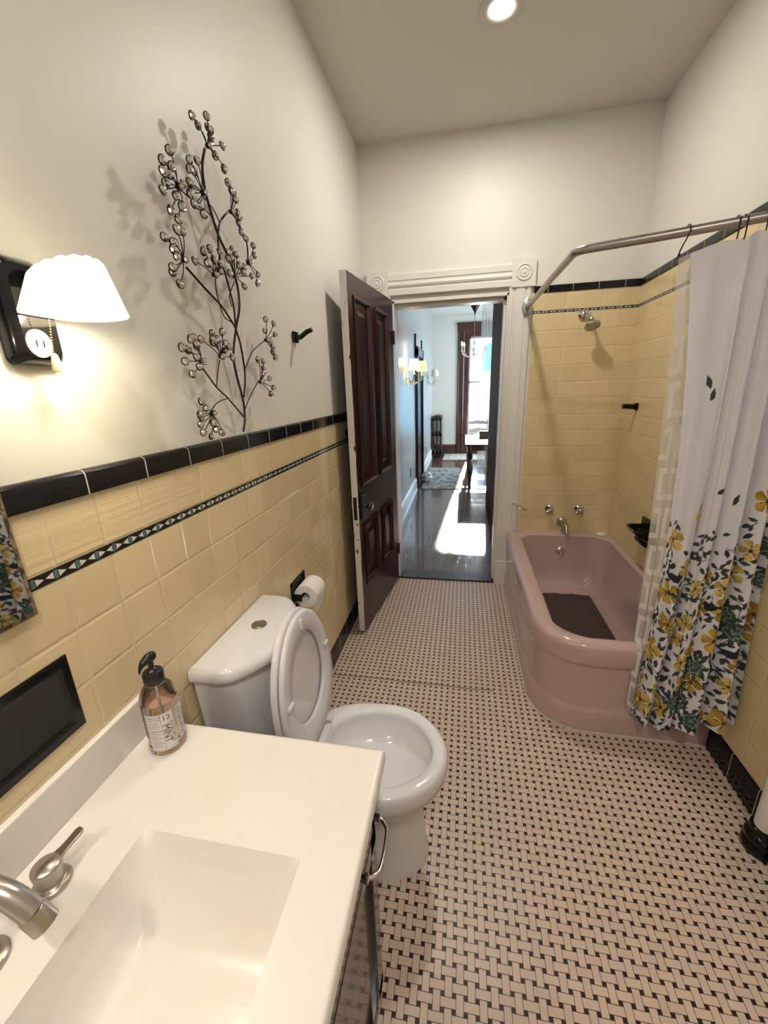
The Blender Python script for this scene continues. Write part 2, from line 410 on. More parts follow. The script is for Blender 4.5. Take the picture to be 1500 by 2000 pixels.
win_added = bpy.data.objects.new('window_added', None); COL.objects.link(win_added); win_added.location = (RX, 7.7, 0.55); win_added['_o'] = (RX, 7.7, 0.55); win_added['kind'] = 'structure'  # unseen window, added to let more daylight into the hall and far room
b = MB().box(RX - 0.03, RX + 0.12, 6.3, 6.42, 0.5, 2.6).box(RX - 0.03, RX + 0.12, 8.98, 9.1, 0.5, 2.6).box(RX - 0.03, RX + 0.12, 6.3, 9.1, 0.47, 0.56).box(RX - 0.03, RX + 0.12, 6.3, 9.1, 2.54, 2.66).box(RX + 0.02, RX + 0.06, 7.62, 7.78, 0.5, 2.6).box(RX + 0.04, RX + 0.07, 6.4, 9.0, 1.5, 1.55)
b.build('window_frame', DARKW_Y, win_added, smooth=False)
# window of the far room
win = bpy.data.objects.new('window_1', None); COL.objects.link(win); win.location = (1.29, HY, WZ0); win['_o'] = (1.29, HY, WZ0); win['kind'] = 'structure'
b = MB()
for x0, x1 in ((WX0 - 0.25, WX0 - 0.10), (WX1 + 0.10, WX1 + 0.25)):
    pf = [(x0, HY), (x0, HY - 0.03), (x0 + 0.02, HY - 0.04), (x0 + 0.035, HY - 0.028), (x1 - 0.035, HY - 0.028), (x1 - 0.02, HY - 0.04), (x1, HY - 0.03), (x1, HY)]
    b.loft([[(x, y, 0.0) for x, y in pf], [(x, y, WZ1 + 0.12) for x, y in pf]])
b.box(WX0 - 0.10, WX0, HY - 0.008, HY + 0.17, WZ0 - 0.02, WZ1 + 0.02).box(WX1, WX1 + 0.10, HY - 0.008, HY + 0.17, WZ0 - 0.02, WZ1 + 0.02)
b.box(WX0 - 0.1, WX1 + 0.1, HY - 0.02, HY + 0.17, WZ1, WZ1 + 0.05)
b.box(WX0 - 0.26, WX1 + 0.26, HY - 0.035, HY, WZ1 + 0.12, WZ1 + 0.26).box(WX0 - 0.28, WX1 + 0.28, HY - 0.055, HY, WZ1 + 0.26, WZ1 + 0.29)
b.box(WX0 - 0.25, WX1 + 0.25, HY - 0.03, HY, WZ1 + 0.03, WZ1 + 0.125)
b.box(WX0 - 0.12, WX1 + 0.12, HY - 0.06, HY + 0.05, WZ0 - 0.05, WZ0).box(WX0 - 0.1, WX1 + 0.1, HY - 0.02, HY, 0, WZ0 - 0.05)
b.build('window_frame', DARKW_Y, win, smooth=False)
b = MB(); ym = HY + 0.10
for z0, z1, yy in ((WZ0, 1.63, ym - 0.03), (1.60, WZ1, ym)):
    b.box(WX0, WX0 + 0.035, yy, yy + 0.03, z0, z1).box(WX1 - 0.035, WX1, yy, yy + 0.03, z0, z1).box(WX0, WX1, yy, yy + 0.03, z0, z0 + 0.04).box(WX0, WX1, yy, yy + 0.03, z1 - 0.035, z1)
b.build('sash', mat('sash_paint', (0.42, 0.40, 0.40), 0.4), win, smooth=False)
GL = mat('window_glass', (1, 1, 1), 0.0, ior=1.45, trans=1.0)
start(GL); nt = V.nt
tr = nt.nodes.new('ShaderNodeBsdfTransparent'); gg = nt.nodes.new('ShaderNodeBsdfGlossy'); gg.inputs['Roughness'].default_value = 0.02; mx = nt.nodes.new('ShaderNodeMixShader'); mx.inputs[0].default_value = 0.06
nt.links.new(tr.outputs[0], mx.inputs[1]); nt.links.new(gg.outputs[0], mx.inputs[2]); nt.links.new(mx.outputs[0], nt.nodes['Material Output'].inputs[0])
MB().box(WX0 + 0.03, WX1 - 0.03, ym - 0.018, ym - 0.014, WZ0 + 0.03, 1.60).box(WX0 + 0.03, WX1 - 0.03, ym + 0.012, ym + 0.016, 1.63, WZ1 - 0.03).build('pane', GL, win, smooth=False)

# ------------------------------------------------------------ bathroom door, standing open against the left wall
A = Vector((0.114, 2.097, 0)); B = Vector((0.211, 2.925, 0)); du = (B - A).normalized(); dn = Vector((du.y, -du.x, 0)); DL = (B - A).length
def dxf(v): v = Vector(v); return A + du * v.x + dn * v.y + Vector((0, 0, v.z))
door = thing('door_1', '', '', (A.x + du.x * DL, B.y, 0.03)); del door['label']; del door['category']; door['kind'] = 'structure'
Z0, Z1 = 0.030, 2.117; cols = ((0.085, 0.35), (0.44, 0.705)); rows = ((0.33, 0.735), (0.985, 2.012)); th = 0.038
b = MB()
b.box(0.0015, cols[0][0], -th, 0, Z0, Z1).box(cols[1][1], DL, -th, 0, Z0, Z1).box(cols[0][1], cols[1][0], -th, 0, Z0, Z1)
for c0, c1 in cols:
    b.box(c0, c1, -th, 0, Z0, rows[0][0]).box(c0, c1, -th, 0, rows[0][1], rows[1][0]).box(c0, c1, -th, 0, rows[1][1], Z1)
leaf = b.xf(dxf).build('door_leaf', DARKW, door, smooth=False)
for c0, c1 in cols:
    for z0, z1 in rows:
        b = MB(); m_ = 0.0
        def rect(i, y): return [(c0 + i, y, z0 + i), (c1 - i, y, z0 + i), (c1 - i, y, z1 - i), (c0 + i, y, z1 - i)]
        b.loft([rect(-0.004, -0.020), rect(-0.004, 0.006), rect(0.006, 0.008), rect(0.014, 0.002), rect(0.020, -0.012), rect(0.060, -0.012), rect(0.085, -0.004), rect(0.087, -0.004)])
        b.xf(dxf).build('door_panel', DARKW, door, angle=0.2)
CHIP = mat('chipped_white_paint', (0.75, 0.73, 0.70), 0.45); start(CHIP); p_, _ = pos()
n = noise(38.0, 4, comb(p_[0], p_[1], p_[2] * 0.4)); setc('Base Color', mixc(n.step(0.66, 0.70), (0.74, 0.72, 0.69), (0.10, 0.05, 0.04))); bump(n * 0.002)
def wig(v):
    return dxf((v.x, v.y, v.z))
b = MB(); rings = []
random.seed(4)
for k in range(60):
    z = Z0 + (Z1 - Z0) * k / 59; j = random.uniform(-0.0012, 0.0012)
    rings.append([(-0.0015, -th + 0.0005, z), (-0.0015, 0.0005 + j, z), (0.0015, 0.0005 + j, z), (0.0015, -th + 0.0005, z)])
o = b.loft(rings).xf(dxf).build('door_edge', CHIP, door, smooth=False); o['label'] = 'free edge painted white and chipped'
b = MB().box(-0.003, 0.0, -0.030, -0.008, 0.79, 0.93).box(-0.007, -0.002, -0.024, -0.012, 0.85, 0.87)
o = b.xf(dxf).build('lock_plate', BLACKM, door, smooth=False); 
b = MB().box(0.035, 0.105, 0.0, 0.010, 0.78, 0.93)
b.xf(dxf).build('rim_lock', BLACKM, door, bevel=0.003)
for side in (1, -1):
    y0 = 0.010 if side > 0 else -th
    b = MB().lathe([(0.012, 0), (0.010, 0.006), (0.0085, 0.020), (0.014, 0.026), (0.025, 0.031), (0.029, 0.040), (0.026, 0.048), (0.014, 0.053), (0.001, 0.054)] if side > 0 else [(0.012, 0), (0.010, 0.006), (0.009, 0.012), (0.014, 0.016), (0.024, 0.020), (0.026, 0.027), (0.022, 0.033), (0.001, 0.036)], (0.072, y0, 0.862), (0, side, 0), 28)
    b.xf(dxf).build('door_knob', mat('dark_ceramic_knob', (0.02, 0.012, 0.01), 0.12, coat=0.4), door)
for z in (0.28, 1.88):
    MB().tube([(DL + 0.004, 0.006, z - 0.045), (DL + 0.004, 0.006, z + 0.045)], 0.007, 12).xf(dxf).build('hinge', DARKW_Y, door)

# ------------------------------------------------------------ bathtub
PINK = mat('pink_enamel', (0.53, 0.39, 0.375), 0.14, coat=0.4); start(PINK); pos(); bump(noise(6.0, 2) * 0.002)
def rrect(x0, x1, y0, y1, r, z, n=14, m_=10):
    """rounded rectangle, r = radii at (x0,y0),(x1,y0),(x1,y1),(x0,y1); always 4*(n+m_) points"""
    cs = [(x0, y0, 1, 1, PI), (x1, y0, -1, 1, 1.5 * PI), (x1, y1, -1, -1, 0.0), (x0, y1, 1, -1, 0.5 * PI)]; pts = []
    corner = []
    for k, (cx, cy, sx, sy, a0) in enumerate(cs):
        rr = r[k]; c = (cx + sx * rr, cy + sy * rr)
        corner.append([(c[0] + rr * math.cos(a0 + PI / 2 * i / (n - 1)), c[1] + rr * math.sin(a0 + PI / 2 * i / (n - 1))) for i in range(n)])
    for k in range(4):
        pts += corner[k]; a = corner[k][-1]; c = corner[(k + 1) % 4][0]
        pts += [(a[0] + (c[0] - a[0]) * (i + 1) / (m_ + 1), a[1] + (c[1] - a[1]) * (i + 1) / (m_ + 1)) for i in range(m_)]
    return [(px, py, z) for px, py in pts]
tub = thing('bathtub', 'pink enamel bathtub with a big rounded corner, built into the tiled alcove', 'bathtub', (1.43, 2.22, 0))
X1t, Y1t = W - 0.009, FY - 0.009
def outr(i, z, R=0.235): return rrect(1.062 + i, X1t, 1.487 + i, Y1t, (R - i, 0.004, 0.004, 0.004), z)
def inr(i, z, l=0, f=0, r_=0, nn=0): return rrect(1.062 + i + l, X1t - 0.042 - r_, 1.487 + i + nn, Y1t - 0.098 - f, (max(0.235 - i, 0.14), 0.11, 0.12, 0.07), z)
R_ = [outr(0.0, 0.0), outr(0.0, 0.110), outr(0.003, 0.118), outr(0.010, 0.124), outr(0.012, 0.135), outr(0.012, 0.335), outr(0.010, 0.345), outr(0.003, 0.352), outr(0.0, 0.362), outr(-0.004, 0.385), outr(-0.004, 0.425), outr(0.0, 0.444), outr(0.010, 0.455), outr(0.024, 0.460)]
R_ += [rrect(1.062 + 0.070, X1t - 0.022, 1.487 + 0.050, Y1t - 0.075, (0.19, 0.09, 0.09, 0.07), 0.461)]
R_ += [inr(0.085, 0.456, nn=-0.022), inr(0.094, 0.446, nn=-0.022), inr(0.100, 0.42, nn=-0.02), inr(0.108, 0.34, 0.002, 0.008, 0.006, 0.01), inr(0.120, 0.22, 0.004, 0.022, 0.012, 0.06), inr(0.135, 0.14, 0.008, 0.04, 0.024, 0.10), inr(0.155, 0.105, 0.012, 0.06, 0.045, 0.14), inr(0.185, 0.092, 0.015, 0.09, 0.07, 0.17)]
b = MB().loft(R_, True, True, True)
b.build('tub_body', PINK, tub, angle=1.2)
b = MB().lathe([(0.036, 0), (0.036, 0.004), (0.030, 0.010), (0.020, 0.012), (0.001, 0.013)], (1.445, 2.853, 0.338), (0, -1, 0.10), 28)
b.tube([(1.445, 2.841, 0.338), (1.437, 2.815, 0.325), (1.428, 2.808, 0.302)], [0.005, 0.005, 0.004])
b.build('overflow_plate', CHROME, tub)
b = MB().tube([(1.20, 1.485, 0.004), (1.6, 1.483, 0.004), (W - 0.012, 1.483, 0.004)], 0.006, 6); b2 = [(x, y, 0.003) for x, y, z in outr(-0.001, 0)[:14]]
b.tube([(1.0605, 2.9, 0.003)] + b2, 0.005, 6)
b.build('caulk', mat('caulk', (0.62, 0.56, 0.50), 0.6), tub)
# bath mat
MATM = mat('brown_rubber', (0.075, 0.052, 0.052), 0.4)
b = MB(); x0, x1, y0, y1 = 1.262, 1.61, 1.82, 2.655
npt = 60
top = []
edge = []
for i in range(npt):
    x = x0 + (x1 - x0) * i / (npt - 1); u = i / (npt - 1)
    edge.append((x, y1 - 0.012 - 0.012 * abs(math.sin(u * PI * 3.0)) - 0.035 * max(0, abs(u - 0.5) * 2 - 0.75) * 4, 0.100))
base = [(x, y, z) for x, y, z in edge]; low = [(x, y0, 0.100) for x, y, z in edge]
up_ = lambda L: [(x, y, z + 0.004) for x, y, z in L]
b.loft([base, low, up_(low), up_(base), base], False, False, False)
mt = b.build('bath_mat', MATM, None, smooth=False); tag(mt, 'brown ribbed rubber bath mat lying on the floor of the pink bathtub', 'bath mat')
b = MB()
for i in range(17):
    for j in range(34):
        cx = x0 + 0.020 + i * 0.0195; cy = y0 + 0.02 + j * 0.0235
        b.lathe([(0.0078, 0), (0.0070, 0.0035), (0.004, 0.0045)], (cx, cy, 0.104), n=8, cap0=False)
mt['_o'] = tuple(mt.location)
o = b.build('suction_bump', MATM, mt); o['kind'] = 'stuff'

# ------------------------------------------------------------ shower fittings
s = thing('wall_shower', 'chrome shower head on a short arm high on the tiled end wall', 'shower head', (1.475, FY - 0.01, 1.955))
MB().lathe([(0.036, 0), (0.036, 0.003), (0.030, 0.012), (0.016, 0.020), (0.012, 0.022)], (1.468, FY - 0.008, 1.955), (0, -1, 0), 28).build('flange', CHROME, s)
MB().tube(smooth_path([(1.468, FY - 0.01, 1.955), (1.473, FY - 0.05, 1.962), (1.485, FY - 0.085, 1.945), (1.490, FY - 0.105, 1.915)]), 0.0095, 12).build('arm', CHROME, s)
MB().lathe([(0.010, 0), (0.016, 0.006), (0.016, 0.016), (0.012, 0.020), (0.030, 0.034), (0.045, 0.048), (0.048, 0.058), (0.045, 0.064), (0.001, 0.062)], (1.489, FY - 0.100, 1.922), (0.10, -0.42, -0.85), 30).build('head', OLDCHROME, s)
for k, x in enumerate((1.362, 1.566)):
    s = thing('valve_handle', ('left' if k == 0 else 'right') + ' chrome cross-shaped bath tap above the tub spout', 'tap', (x, FY - 0.01, 0.637), 'pair of bath taps')
    MB().lathe([(0.036, 0), (0.036, 0.004), (0.030, 0.012), (0.018, 0.020), (0.014, 0.030)], (x, FY - 0.008, 0.637), (0, -1, 0), 28).build('escutcheon', CHROME, s)
    b = MB().lathe([(0.013, 0), (0.015, 0.006), (0.015, 0.018), (0.008, 0.024), (0.001, 0.025)], (x, FY - 0.038, 0.637), (0, -1, 0), 20)
    for a in range(4):
        an = 0.5 + a * PI / 2
        b.tube([(x, FY - 0.052, 0.637), (x + 0.034 * math.cos(an), FY - 0.055, 0.637 + 0.034 * math.sin(an))], [0.005, 0.0062])
    b.build('handle', OLDCHROME, s)
s = thing('tub_spout', 'worn chrome spout pouring into the pink tub', 'spout', (1.469, FY - 0.01, 0.53))
MB().lathe([(0.038, 0), (0.038, 0.004), (0.034, 0.012), (0.026, 0.020), (0.001, 0.021)], (1.455, FY - 0.008, 0.535), (0, -1, 0), 28).build('flange', ZINC, s)
MB().tube(smooth_path([(1.457, FY - 0.012, 0.538), (1.460, FY - 0.060, 0.540), (1.466, FY - 0.105, 0.525), (1.470, FY - 0.125, 0.485)]), [0.020] * 7 + [0.019] * 6 + [0.017] * 6, 16).build('spout', OLDCHROME, s)
s = MB().lathe([(0.030, 0), (0.034, 0.003), (0.034, 0.007), (0.028, 0.011), (0.012, 0.013), (0.010, 0.018), (0.001, 0.019)], (1.722, 2.90, 0.461), n=30).build('drain_stopper', mat('white_rubber', (0.75, 0.74, 0.70), 0.5))
tag(s, 'white rubber drain stopper left on the tub rim in the tiled corner', 'stopper')
s = thing('soap_dish', 'black ceramic soap dish with grab bar on the alcove side wall above the tub', 'soap dish', (W - 0.03, 2.315, 0.62))
MB().box(W - 0.020, W - 0.006, 2.22, 2.41, 0.615, 0.765).build('back_plate', BLACK, s, bevel=0.006)
b = MB().loft([rrect(W - 0.10, W - 0.01, 2.225, 2.405, (0.04, 0.005, 0.005, 0.04), 0.690), rrect(W - 0.115, W - 0.01, 2.222, 2.408, (0.05, 0.005, 0.005, 0.05), 0.715), rrect(W - 0.105, W - 0.012, 2.232, 2.398, (0.045, 0.005, 0.005, 0.045), 0.715), rrect(W - 0.09, W - 0.015, 2.24, 2.39, (0.035, 0.005, 0.005, 0.035), 0.700)])
b.build('tray', BLACK, s, angle=0.8)
MB().tube(smooth_path([(W - 0.012, 2.235, 0.64), (W - 0.045, 2.25, 0.635), (W - 0.05, 2.315, 0.635), (W - 0.045, 2.38, 0.635), (W - 0.012, 2.395, 0.64)]), 0.011, 12).build('grab_bar', BLACK, s)
def peg(name, c, d, lab, cat, L=0.085, r=0.017, rise=0.004):
    s = thing(name, lab, cat, c); d = Vector(d)
    side = Vector((abs(d.y), abs(d.x), 0)) if abs(d.x) > 0.5 else Vector((1, 0, 0))
    b = MB(); q = Vector(c)
    b.box(-0.022, 0.022, 0, 0.012, -0.022, 0.022)
    if abs(d.x) > 0.5: b.xf(lambda v: q + Vector((v.y * d.x, v.x, v.z)))
    b.build('base_plate', BLACK, s, bevel=0.003)
    c2 = MB().tube([q + d * 0.008, q + d * 0.03, q + d * (L * 0.7) + Vector((0, 0, rise * 0.7)), q + d * L + Vector((0, 0, rise))], [r, r * 0.78, r * 0.80, r * 0.70], 8)
    c2.build('peg', BLACK, s, angle=0.5)
    return s
peg('robe_hook', (W - 0.007, 2.745, 1.377), (-1, 0, 0), 'black ceramic robe hook on the alcove side wall halfway up', 'hook', 0.085, 0.020)

# towel ring wire on the casing
s = thing('towel_ring', 'thin wire towel ring fixed to the white door casing beside the tub', 'ring', (1.10, FY - 0.03, 0.66))
b = MB(); pts = [(1.125 + 0.036 * math.cos(t) + 0.03, FY - 0.065 + 0.034 * math.sin(t), 0.655 - 0.014 * math.cos(t)) for t in [2 * PI * k / 24 for k in range(25)]]
b.tube(pts, 0.0028, 8); b.build('ring', OLDCHROME, s)
MB().tube(smooth_path([(1.085, FY - 0.026, 0.672), (1.10, FY - 0.04, 0.678), (1.115, FY - 0.055, 0.662), (1.105, FY - 0.062, 0.655)]), 0.0028, 6).build('hook', OLDCHROME, s)

# shower rod
s = thing('shower_rod', 'grey metal shower rod bent around the tub corner', 'curtain rod', (1.11, FY - 0.03, 2.02))
b = MB().lathe([(0.056, 0), (0.056, 0.003), (0.050, 0.006), (0.024, 0.009), (0.020, 0.022), (0.001, 0.022)], (1.110, FY - 0.026, 2.02), (0, -1, 0), 32, sx=0.62, sy=1.0)
for dz in (-0.042, 0.042): b.sphere((1.110, FY - 0.033, 2.02 + dz), 0.0045, 8)
b.build('wall_flange', ZINC, s)
pts = smooth_path([(1.110, FY - 0.03, 2.02), (1.110, 2.2, 2.012), (1.110, 1.80, 2.005), (1.112, 1.72, 2.003), (1.130, 1.682, 2.0), (1.165, 1.665, 2.0), (1.37, 1.60, 2.0), (1.6, 1.525, 2.003), (W - 0.01, 1.462, 2.006)], 5)
MB().tube(pts, 0.0150, 16).build('rod', mat('galvanised_rod', (0.40, 0.39, 0.37), 0.33, 0.9), s)
MB().lathe([(0.042, 0), (0.042, 0.004), (0.022, 0.008), (0.020, 0.02)], (W - 0.009, 1.462, 2.006), (-1, 0, 0), 24).build('wall_flange', ZINC, s)
def rod_at(x):
    a = (x - 1.37) / (W - 1.37); return Vector((x, 1.60 + (1.462 - 1.60) * a, 2.001))

# ------------------------------------------------------------ shower curtain: pleated cloth with a floral print
CWm, CHm = 0.98, 1.84; RES = 0.0032
NU, NV = int(CWm / RES), int(CHm / RES)
img = np.ones((NV, NU, 3)) * np.array((0.88, 0.88, 0.96)); rng = random.Random(21)
gy, gx = np.mgrid[0:NV, 0:NU]; gx = gx * RES; gy = gy * RES      # gy is the height above the hem
def stamp(cx, cy, R, fn):
    i0, i1 = max(0, int((cx - R) / RES)), min(NU, int((cx + R) / RES) + 1); j0, j1 = max(0, int((cy - R) / RES)), min(NV, int((cy + R) / RES) + 1)
    if i0 >= i1 or j0 >= j1: return
    fn(img[j0:j1, i0:i1], gx[j0:j1, i0:i1] - cx, gy[j0:j1, i0:i1] - cy)
def leafs(cx, cy, ang, L, wd, col):
    def fn(a, x, y):
        u = x * math.cos(ang) + y * math.sin(ang); v = -x * math.sin(ang) + y * math.cos(ang)
        t = np.clip((u + L / 2) / L, 0, 1); m_ = (np.abs(u) < L / 2) & (np.abs(v) < wd * np.sin(PI * t ** 0.8))
        a[m_] = col
        m2 = m_ & (np.abs(v) < 0.0016) & (t < 0.7); a[m2] = np.array(col) * 2.2 + 0.03
    stamp(cx, cy, L, fn)
def stem(x0, y0, x1, y1, wd, col):
    L = math.hypot(x1 - x0, y1 - y0); ang = math.atan2(y1 - y0, x1 - x0)
    def fn(a, x, y):
        u = x * math.cos(ang) + y * math.sin(ang); v = -x * math.sin(ang) + y * math.cos(ang) + 0.12 * L * ((2 * u / L) ** 2 - 1)
        a[(np.abs(u) < L / 2) & (np.abs(v) < wd)] = col
    stamp((x0 + x1) / 2, (y0 + y1) / 2, L, fn)
NAVY = (0.012, 0.016, 0.045); GREEN = (0.018, 0.035, 0.034); TEAL = (0.09, 0.16, 0.14); YEL = (0.62, 0.38, 0.045)
def flower(cx, cy, R, rot):
    yc = [(0.72, 0.48, 0.06), (0.60, 0.36, 0.03), (0.80, 0.60, 0.14)][rng.randrange(3)]
    def fn(a, x, y):
        r = np.hypot(x, y); t = np.arctan2(y, x) - rot; k = 5
        ph = (t % (2 * PI / k)) - PI / k
        lim = R * (0.45 + 0.55 * np.cos(ph * 1.25) ** 2) * (np.abs(ph) < 0.52)
        m_ = r < np.maximum(lim, R * 0.30)
        sh = 0.80 + 0.25 * np.sin(t * 3 + cx * 90) + 0.12 * np.sin(r * 700 + t * 8)
        a[m_] = np.clip(np.array(yc) * sh[m_][:, None], 0, 1)
        m2 = (r < R * 0.16) | ((np.abs(np.sin(t * 2.5 + 1)) > 0.965) & (r < R * 0.55)); a[m2 & m_] = (0.05, 0.03, 0.02)
    stamp(cx, cy, R * 1.05, fn)
def rose(cx, cy, R):
    for k in range(8):
        an = k * 2 * PI / 8 + rng.uniform(-.2, .2); leafs(cx + R * 1.15 * math.cos(an), cy + R * 1.15 * math.sin(an), an, R * 0.95, R * 0.2, GREEN)
    def fn(a, x, y):
        r = np.hypot(x, y * 1.05); t = np.arctan2(y, x); m_ = r < R * (0.9 + 0.08 * np.sin(5 * t))
        sw = np.sin(r * 300 + np.sin(t * 5 + cx * 40) * 1.6 + 1.4 * np.sin(x * 210 + cx * 60) * np.cos(y * 190))
        col = np.where(sw[..., None] > 0.15, np.array(TEAL), np.array((0.035, 0.075, 0.065))); col = np.where(sw[..., None] > 0.85, np.array((0.40, 0.46, 0.42)), col)
        a[m_] = col[m_]
    stamp(cx, cy, R * 1.1, fn)
def bird(cx, cy, R, fl):
    def fn(a, x, y):
        x = x * fl
        m_ = ((x / R) ** 2 + (y / (R * 0.55)) ** 2 < 1) | (((x - R * 0.85) / (R * 0.42)) ** 2 + ((y - R * 0.45) / (R * 0.38)) ** 2 < 1) | ((x < -R * 0.5) & (x > -R * 1.7) & (np.abs(y + (x + R * 0.5) * 0.35) < R * 0.20)) | ((x > R * 1.1) & (x < R * 1.5) & (np.abs(y - R * 0.45) < (R * 1.5 - x) * 0.35))
        a[m_] = NAVY
    stamp(cx, cy, R * 1.8, fn)
def sprig(cx, cy, ang, L):
    stem(cx, cy, cx + L * math.cos(ang), cy + L * math.sin(ang), 0.0016, GREEN)
    n = int(L / 0.018)
    for k in range(n):
        t = (k + 0.6) / n; sgn = 1 if k % 2 else -1
        leafs(cx + L * t * math.cos(ang) + sgn * 0.014 * -math.sin(ang), cy + L * t * math.sin(ang) + sgn * 0.014 * math.cos(ang), ang + sgn * 0.75, rng.uniform(0.026, 0.038), rng.uniform(0.006, 0.009), GREEN if rng.random() < 0.8 else NAVY)
    leafs(cx + L * 1.1 * math.cos(ang), cy + L * 1.1 * math.sin(ang), ang, 0.034, 0.008, GREEN)
def free(cx, cy, R, placed):
    return all(math.hypot(cx - a, cy - b) > (R + r) * 0.64 for a, b, r in placed)
placed = []
for kind, cnt, R, ymax in (('rose', 13, 0.044, 0.86), ('flower', 44, 0.052, 1.0), ('bird', 13, 0.028, 0.72)):
    tries = 0; n = 0
    while n < cnt and tries < 4000:
        tries += 1; cx = rng.uniform(0, CWm); cy = rng.uniform(0, ymax)
        if rng.random() < max(0, (cy - 0.55)) * 1.9: continue
        if not free(cx, cy, R, placed): continue
        placed.append((cx, cy, R)); n += 1
        if kind == 'flower': pass
marks = []
for k in range(2600):
    cx = rng.uniform(0, CWm); cy = rng.uniform(0, 1.0)
    if rng.random() < max(0, cy - 0.50) * 2.4: continue
    if not free(cx, cy, 0.006, [(a, b, r) for a, b, r in placed]): continue
    if not all(math.hypot(cx - a, cy - b) > 0.029 for a, b in marks): continue
    marks.append((cx, cy))
for cx, cy in marks:
    r_ = rng.random(); an = rng.uniform(0, 2 * PI)
    if r_ < 0.45: sprig(cx - 0.02 * math.cos(an), cy - 0.02 * math.sin(an), an, rng.uniform(0.030, 0.055))
    else: leafs(cx, cy, an, rng.uniform(0.030, 0.045), rng.uniform(0.006, 0.010), GREEN if r_ < 0.8 else NAVY)
for k, (cx, cy, R) in enumerate(sorted(placed, key=lambda p_: -p_[2] if p_[2] != 0.044 else 1)):
    if R == 0.044: rose(cx, cy, R * rng.uniform(0.85, 1.0))
    elif R == 0.052: flower(cx, cy, R * rng.uniform(0.72, 1.05), rng.uniform(0, 6))
    else: bird(cx, cy, R, rng.choice((-1, 1)))
for cx, cy, an in ((0.12, 1.36, 1.4), (0.10, 1.40, 1.9), (0.62, 1.10, 0.9), (0.35, 1.02, 0.3), (0.55, 0.98, 1.2), (0.62, 1.42, 0.7), (0.80, 1.50, 0.4), (0.93, 1.2, 1.0)):
    leafs(cx, cy, an, 0.046, 0.010, GREEN)
sprig(0.58, 0.88, 0.2, 0.05)
def curtain_point(a, t, left=0.0, back=0.0, amp=1.0):
    """a = 0..1 across the cloth, t = 0..1 from hem to heading"""
    zt = 1.940 + 0.030 * min(1, a * 3.0) - 0.014 * (1 - abs(math.sin(a * PI * 6))) * 1.0
    zb = 0.165 - 0.040 * math.sin(PI * min(1.0, a * 1.2)) + 0.075 * a * a
    z = zb + (zt - zb) * t
    e = (1 - t)
    g0 = a ** 0.75                                      # gathered at the heading away from the first hook
    gtop = 0.42 * min(1, a / 0.16) + 0.58 * max(0, (a - 0.16) / 0.84)
    gtop = gtop * 0.78 + 0.22 * g0
    g = gtop * t ** 1.3 + a * (1 - t ** 1.3)
    xl = 1.437 + 0.052 * math.sin(PI * t) ** 1.0 * 0.9 - 0.004 - left + 0.012 * e; xr = 1.776 - 0.006 * e
    x = xl + (xr - xl) * g
    y = 1.578 - 0.33 * (x - 1.37) * (t ** 2) * 0.9 - 0.125 * e ** 0.8 - 0.010 - 0.105 * a * a * e
    A_ = amp * (0.010 + 0.026 * e ** 0.6) * (0.35 + 0.65 * min(1, a * 6)); ph = a * 2 * PI * 4.6 + 0.9 * math.sin(a * 5) + 0.5 * t
    f_ = math.sin(ph) + 0.28 * math.sin(2.3 * ph + 1.0 + t) + 0.18 * t * math.sin(4.1 * ph + 3 * t)
    y += A_ * f_
    x += 0.35 * A_ * math.cos(ph) * (0.4 + 0.6 * min(1, a * 6)) * min(1, (1 - a) * 8)
    lim = 1.476 + (0.005 if back else 0) + max(0.0, z - 0.47) * 1.5     # the cloth rests against the tub apron
    return Vector((min(x, W - 0.018), min(y + back, lim), z))
pts_ = []; cols_ = np.ones((NV * NU, 4), dtype=np.float32)
for j in range(NV):
    t = j / (NV - 1)
    for i in range(NU): pts_.append(curtain_point(i / (NU - 1), t))
me = bpy.data.meshes.new('shower_curtain')
fc = np.empty(((NV - 1) * (NU - 1), 4), dtype=np.int32); q = (np.arange(NV - 1)[:, None] * NU + np.arange(NU - 1)[None, :]).ravel()
fc[:, 0] = q; fc[:, 1] = q + 1; fc[:, 2] = q + NU + 1; fc[:, 3] = q + NU
corg = Vector((1.6, 1.45, 0.1))
me.from_pydata([p - corg for p in pts_], [], fc.tolist())
at_ = me.color_attributes.new('print', 'FLOAT_COLOR', 'POINT'); cols_[:, :3] = np.clip(img.reshape(-1, 3), 0, 1); at_.data.foreach_set('color', cols_.ravel())
me.polygons.foreach_set('use_smooth', [True] * len(me.polygons))
CL = mat('printed_cotton', (0.8, 0.8, 0.8), 0.85, sheen=0.2); start(CL)
an_ = V.nt.nodes.new('ShaderNodeAttribute'); an_.attribute_name = 'print'; setc('Base Color', an_.outputs['Color'])
nt = V.nt; tl = nt.nodes.new('ShaderNodeBsdfTranslucent'); nt.links.new(an_.outputs['Color'], tl.inputs[0]); mx = nt.nodes.new('ShaderNodeMixShader'); mx.inputs[0].default_value = 0.22
nt.links.new(nt.nodes['Principled BSDF'].outputs[0], mx.inputs[1]); nt.links.new(tl.outputs[0], mx.inputs[2]); nt.links.new(mx.outputs[0], nt.nodes['Material Output'].inputs[0])
me.materials.append(CL)
cur = bpy.data.objects.new('shower_curtain', me); COL.objects.link(cur); cur.location = corg
tag(cur, 'white cotton shower curtain with yellow flowers and dark leaves, drawn to the right wall', 'shower curtain')
